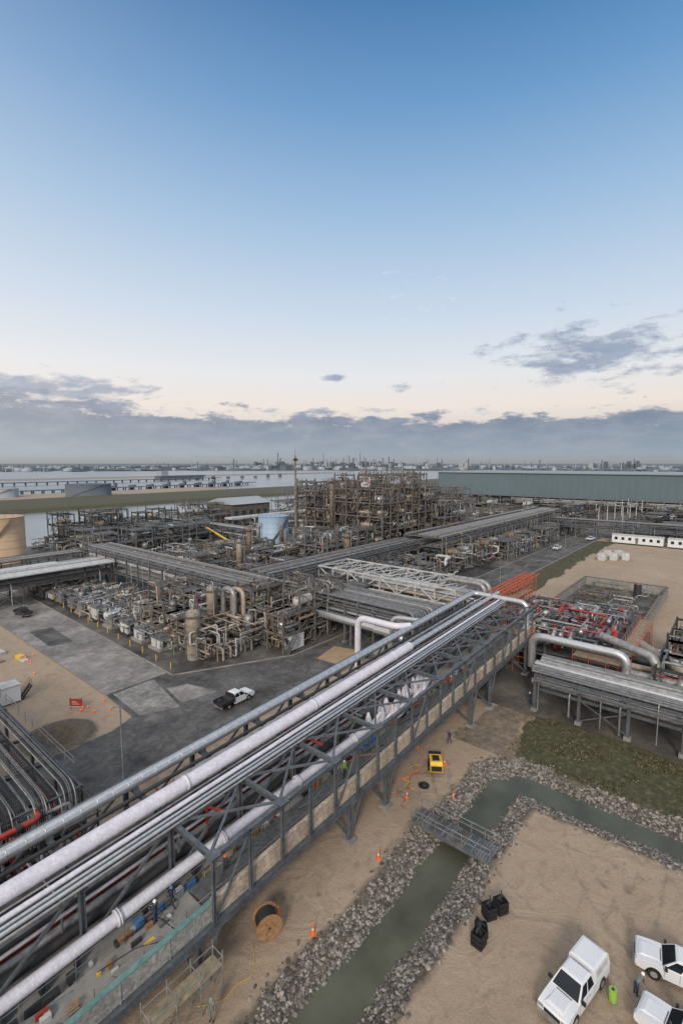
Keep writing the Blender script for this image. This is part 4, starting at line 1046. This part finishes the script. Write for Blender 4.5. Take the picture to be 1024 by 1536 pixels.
def gauss(v,c,wd):
    d=mth('DIVIDE',mth('SUBTRACT',v,c),wd);return mth('EXPONENT',mth('MULTIPLY',mth('MULTIPLY',d,d),-1))
n1=wn(1.9,10,0,.65);n2=wn(2.8,10,5.3,.64)
edge=mth('ADD',5.2,mth('MULTIPLY',mth('SUBTRACT',n1,.5),8.))
edge=mth('ADD',edge,mth('MULTIPLY',gauss(az,75,16),1.7))
band=mth('MULTIPLY_ADD',mth('SUBTRACT',edge,el),1.4,.3,clamp=True)
bandcol=ramp(mth('DIVIDE',el,8.,clamp=True),(0,srgb(162,174,185)),(.12,srgb(143,157,173)),(.35,srgb(127,143,163)),(.6,srgb(110,126,151)),(.95,srgb(120,133,159)))
bandcol=mix(mth('MULTIPLY',mth('SUBTRACT',n2,.42),2.,clamp=True),bandcol,srgb(164,171,184))
c1=mix(mth('MULTIPLY',band,.93),grad,bandcol)
m1=mth('MULTIPLY',gauss(az,13,14),gauss(el,11.2,4.2))
m2=mth('MULTIPLY',gauss(az,70,13),gauss(el,7.6,1.9))
m3=mth('MULTIPLY',gauss(az,40.5,2.),gauss(el,9.8,.7))
m4=mth('MULTIPLY',gauss(az,33.5,2.4),gauss(el,8.6,.6))
m5=mth('MULTIPLY',gauss(az,42,18),gauss(el,5.9,.9))
mm=mth('ADD',mth('ADD',mth('MULTIPLY',m1,.39),mth('MULTIPLY',m2,.42)),mth('ADD',mth('MULTIPLY',m3,.38),mth('ADD',mth('MULTIPLY',m4,.34),mth('MULTIPLY',m5,.28))))
cm_=mth('MULTIPLY',mth('SUBTRACT',mth('ADD',n2,mm),.74),6,clamp=True)
ccol=mix(mth('MULTIPLY',mth('SUBTRACT',n1,.4),3,clamp=True),srgb(156,168,190),srgb(116,133,162))
c2=mix(mth('MULTIPLY',cm_,.85),c1,ccol)
wm=mth('MULTIPLY',mth('MULTIPLY',gauss(az,32,14),gauss(el,18,7)),.22)
wc=mth('MULTIPLY',mth('SUBTRACT',mth('ADD',wn(5.5,8,11.),wm),.78),5.,clamp=True)
c3=mix(mth('MULTIPLY',wc,.6),c2,srgb(240,234,238))
back=mth('MULTIPLY',gauss(mth('ABSOLUTE',az),180,75),gauss(el,10,45))
c3=mix(mth('MULTIPLY',back,.9),c3,(1.35,1.2,1.06))  # warm bright sky behind the camera, added as fill light
up=mix(mth('MULTIPLY_ADD',el,.5,.5,clamp=True),srgb(130,120,105),c3)
g10=mix(1.,up,(10.,10.,10.),'MULTIPLY')
fin=mix(.95,sky.outputs[0],g10)
L.new(fin,bg.inputs[0])
sd=bpy.data.lights.new("sun","SUN");sd.energy=2.2;sd.angle=math.radians(12);sd.color=(1,.92,.83)
so=bpy.data.objects.new("sun",sd);COL.objects.link(so)
so.rotation_euler=Vector((math.cos(SE)*math.cos(SAZ),math.cos(SE)*math.sin(SAZ),math.sin(SE))).to_track_quat('Z','Y').to_euler()
cd=bpy.data.cameras.new("camera");cd.sensor_fit='VERTICAL';cd.sensor_height=24;cd.lens=24*725/1536;cd.clip_end=200000;cd.clip_start=.5
co=bpy.data.objects.new("camera",cd);co.location=(0,0,35);co.rotation_euler=(math.radians(90-5.74),0,math.radians(39.8-90));COL.objects.link(co);sc.camera=co
sc.view_settings.view_transform='Standard';sc.view_settings.look='None';sc.view_settings.exposure=0
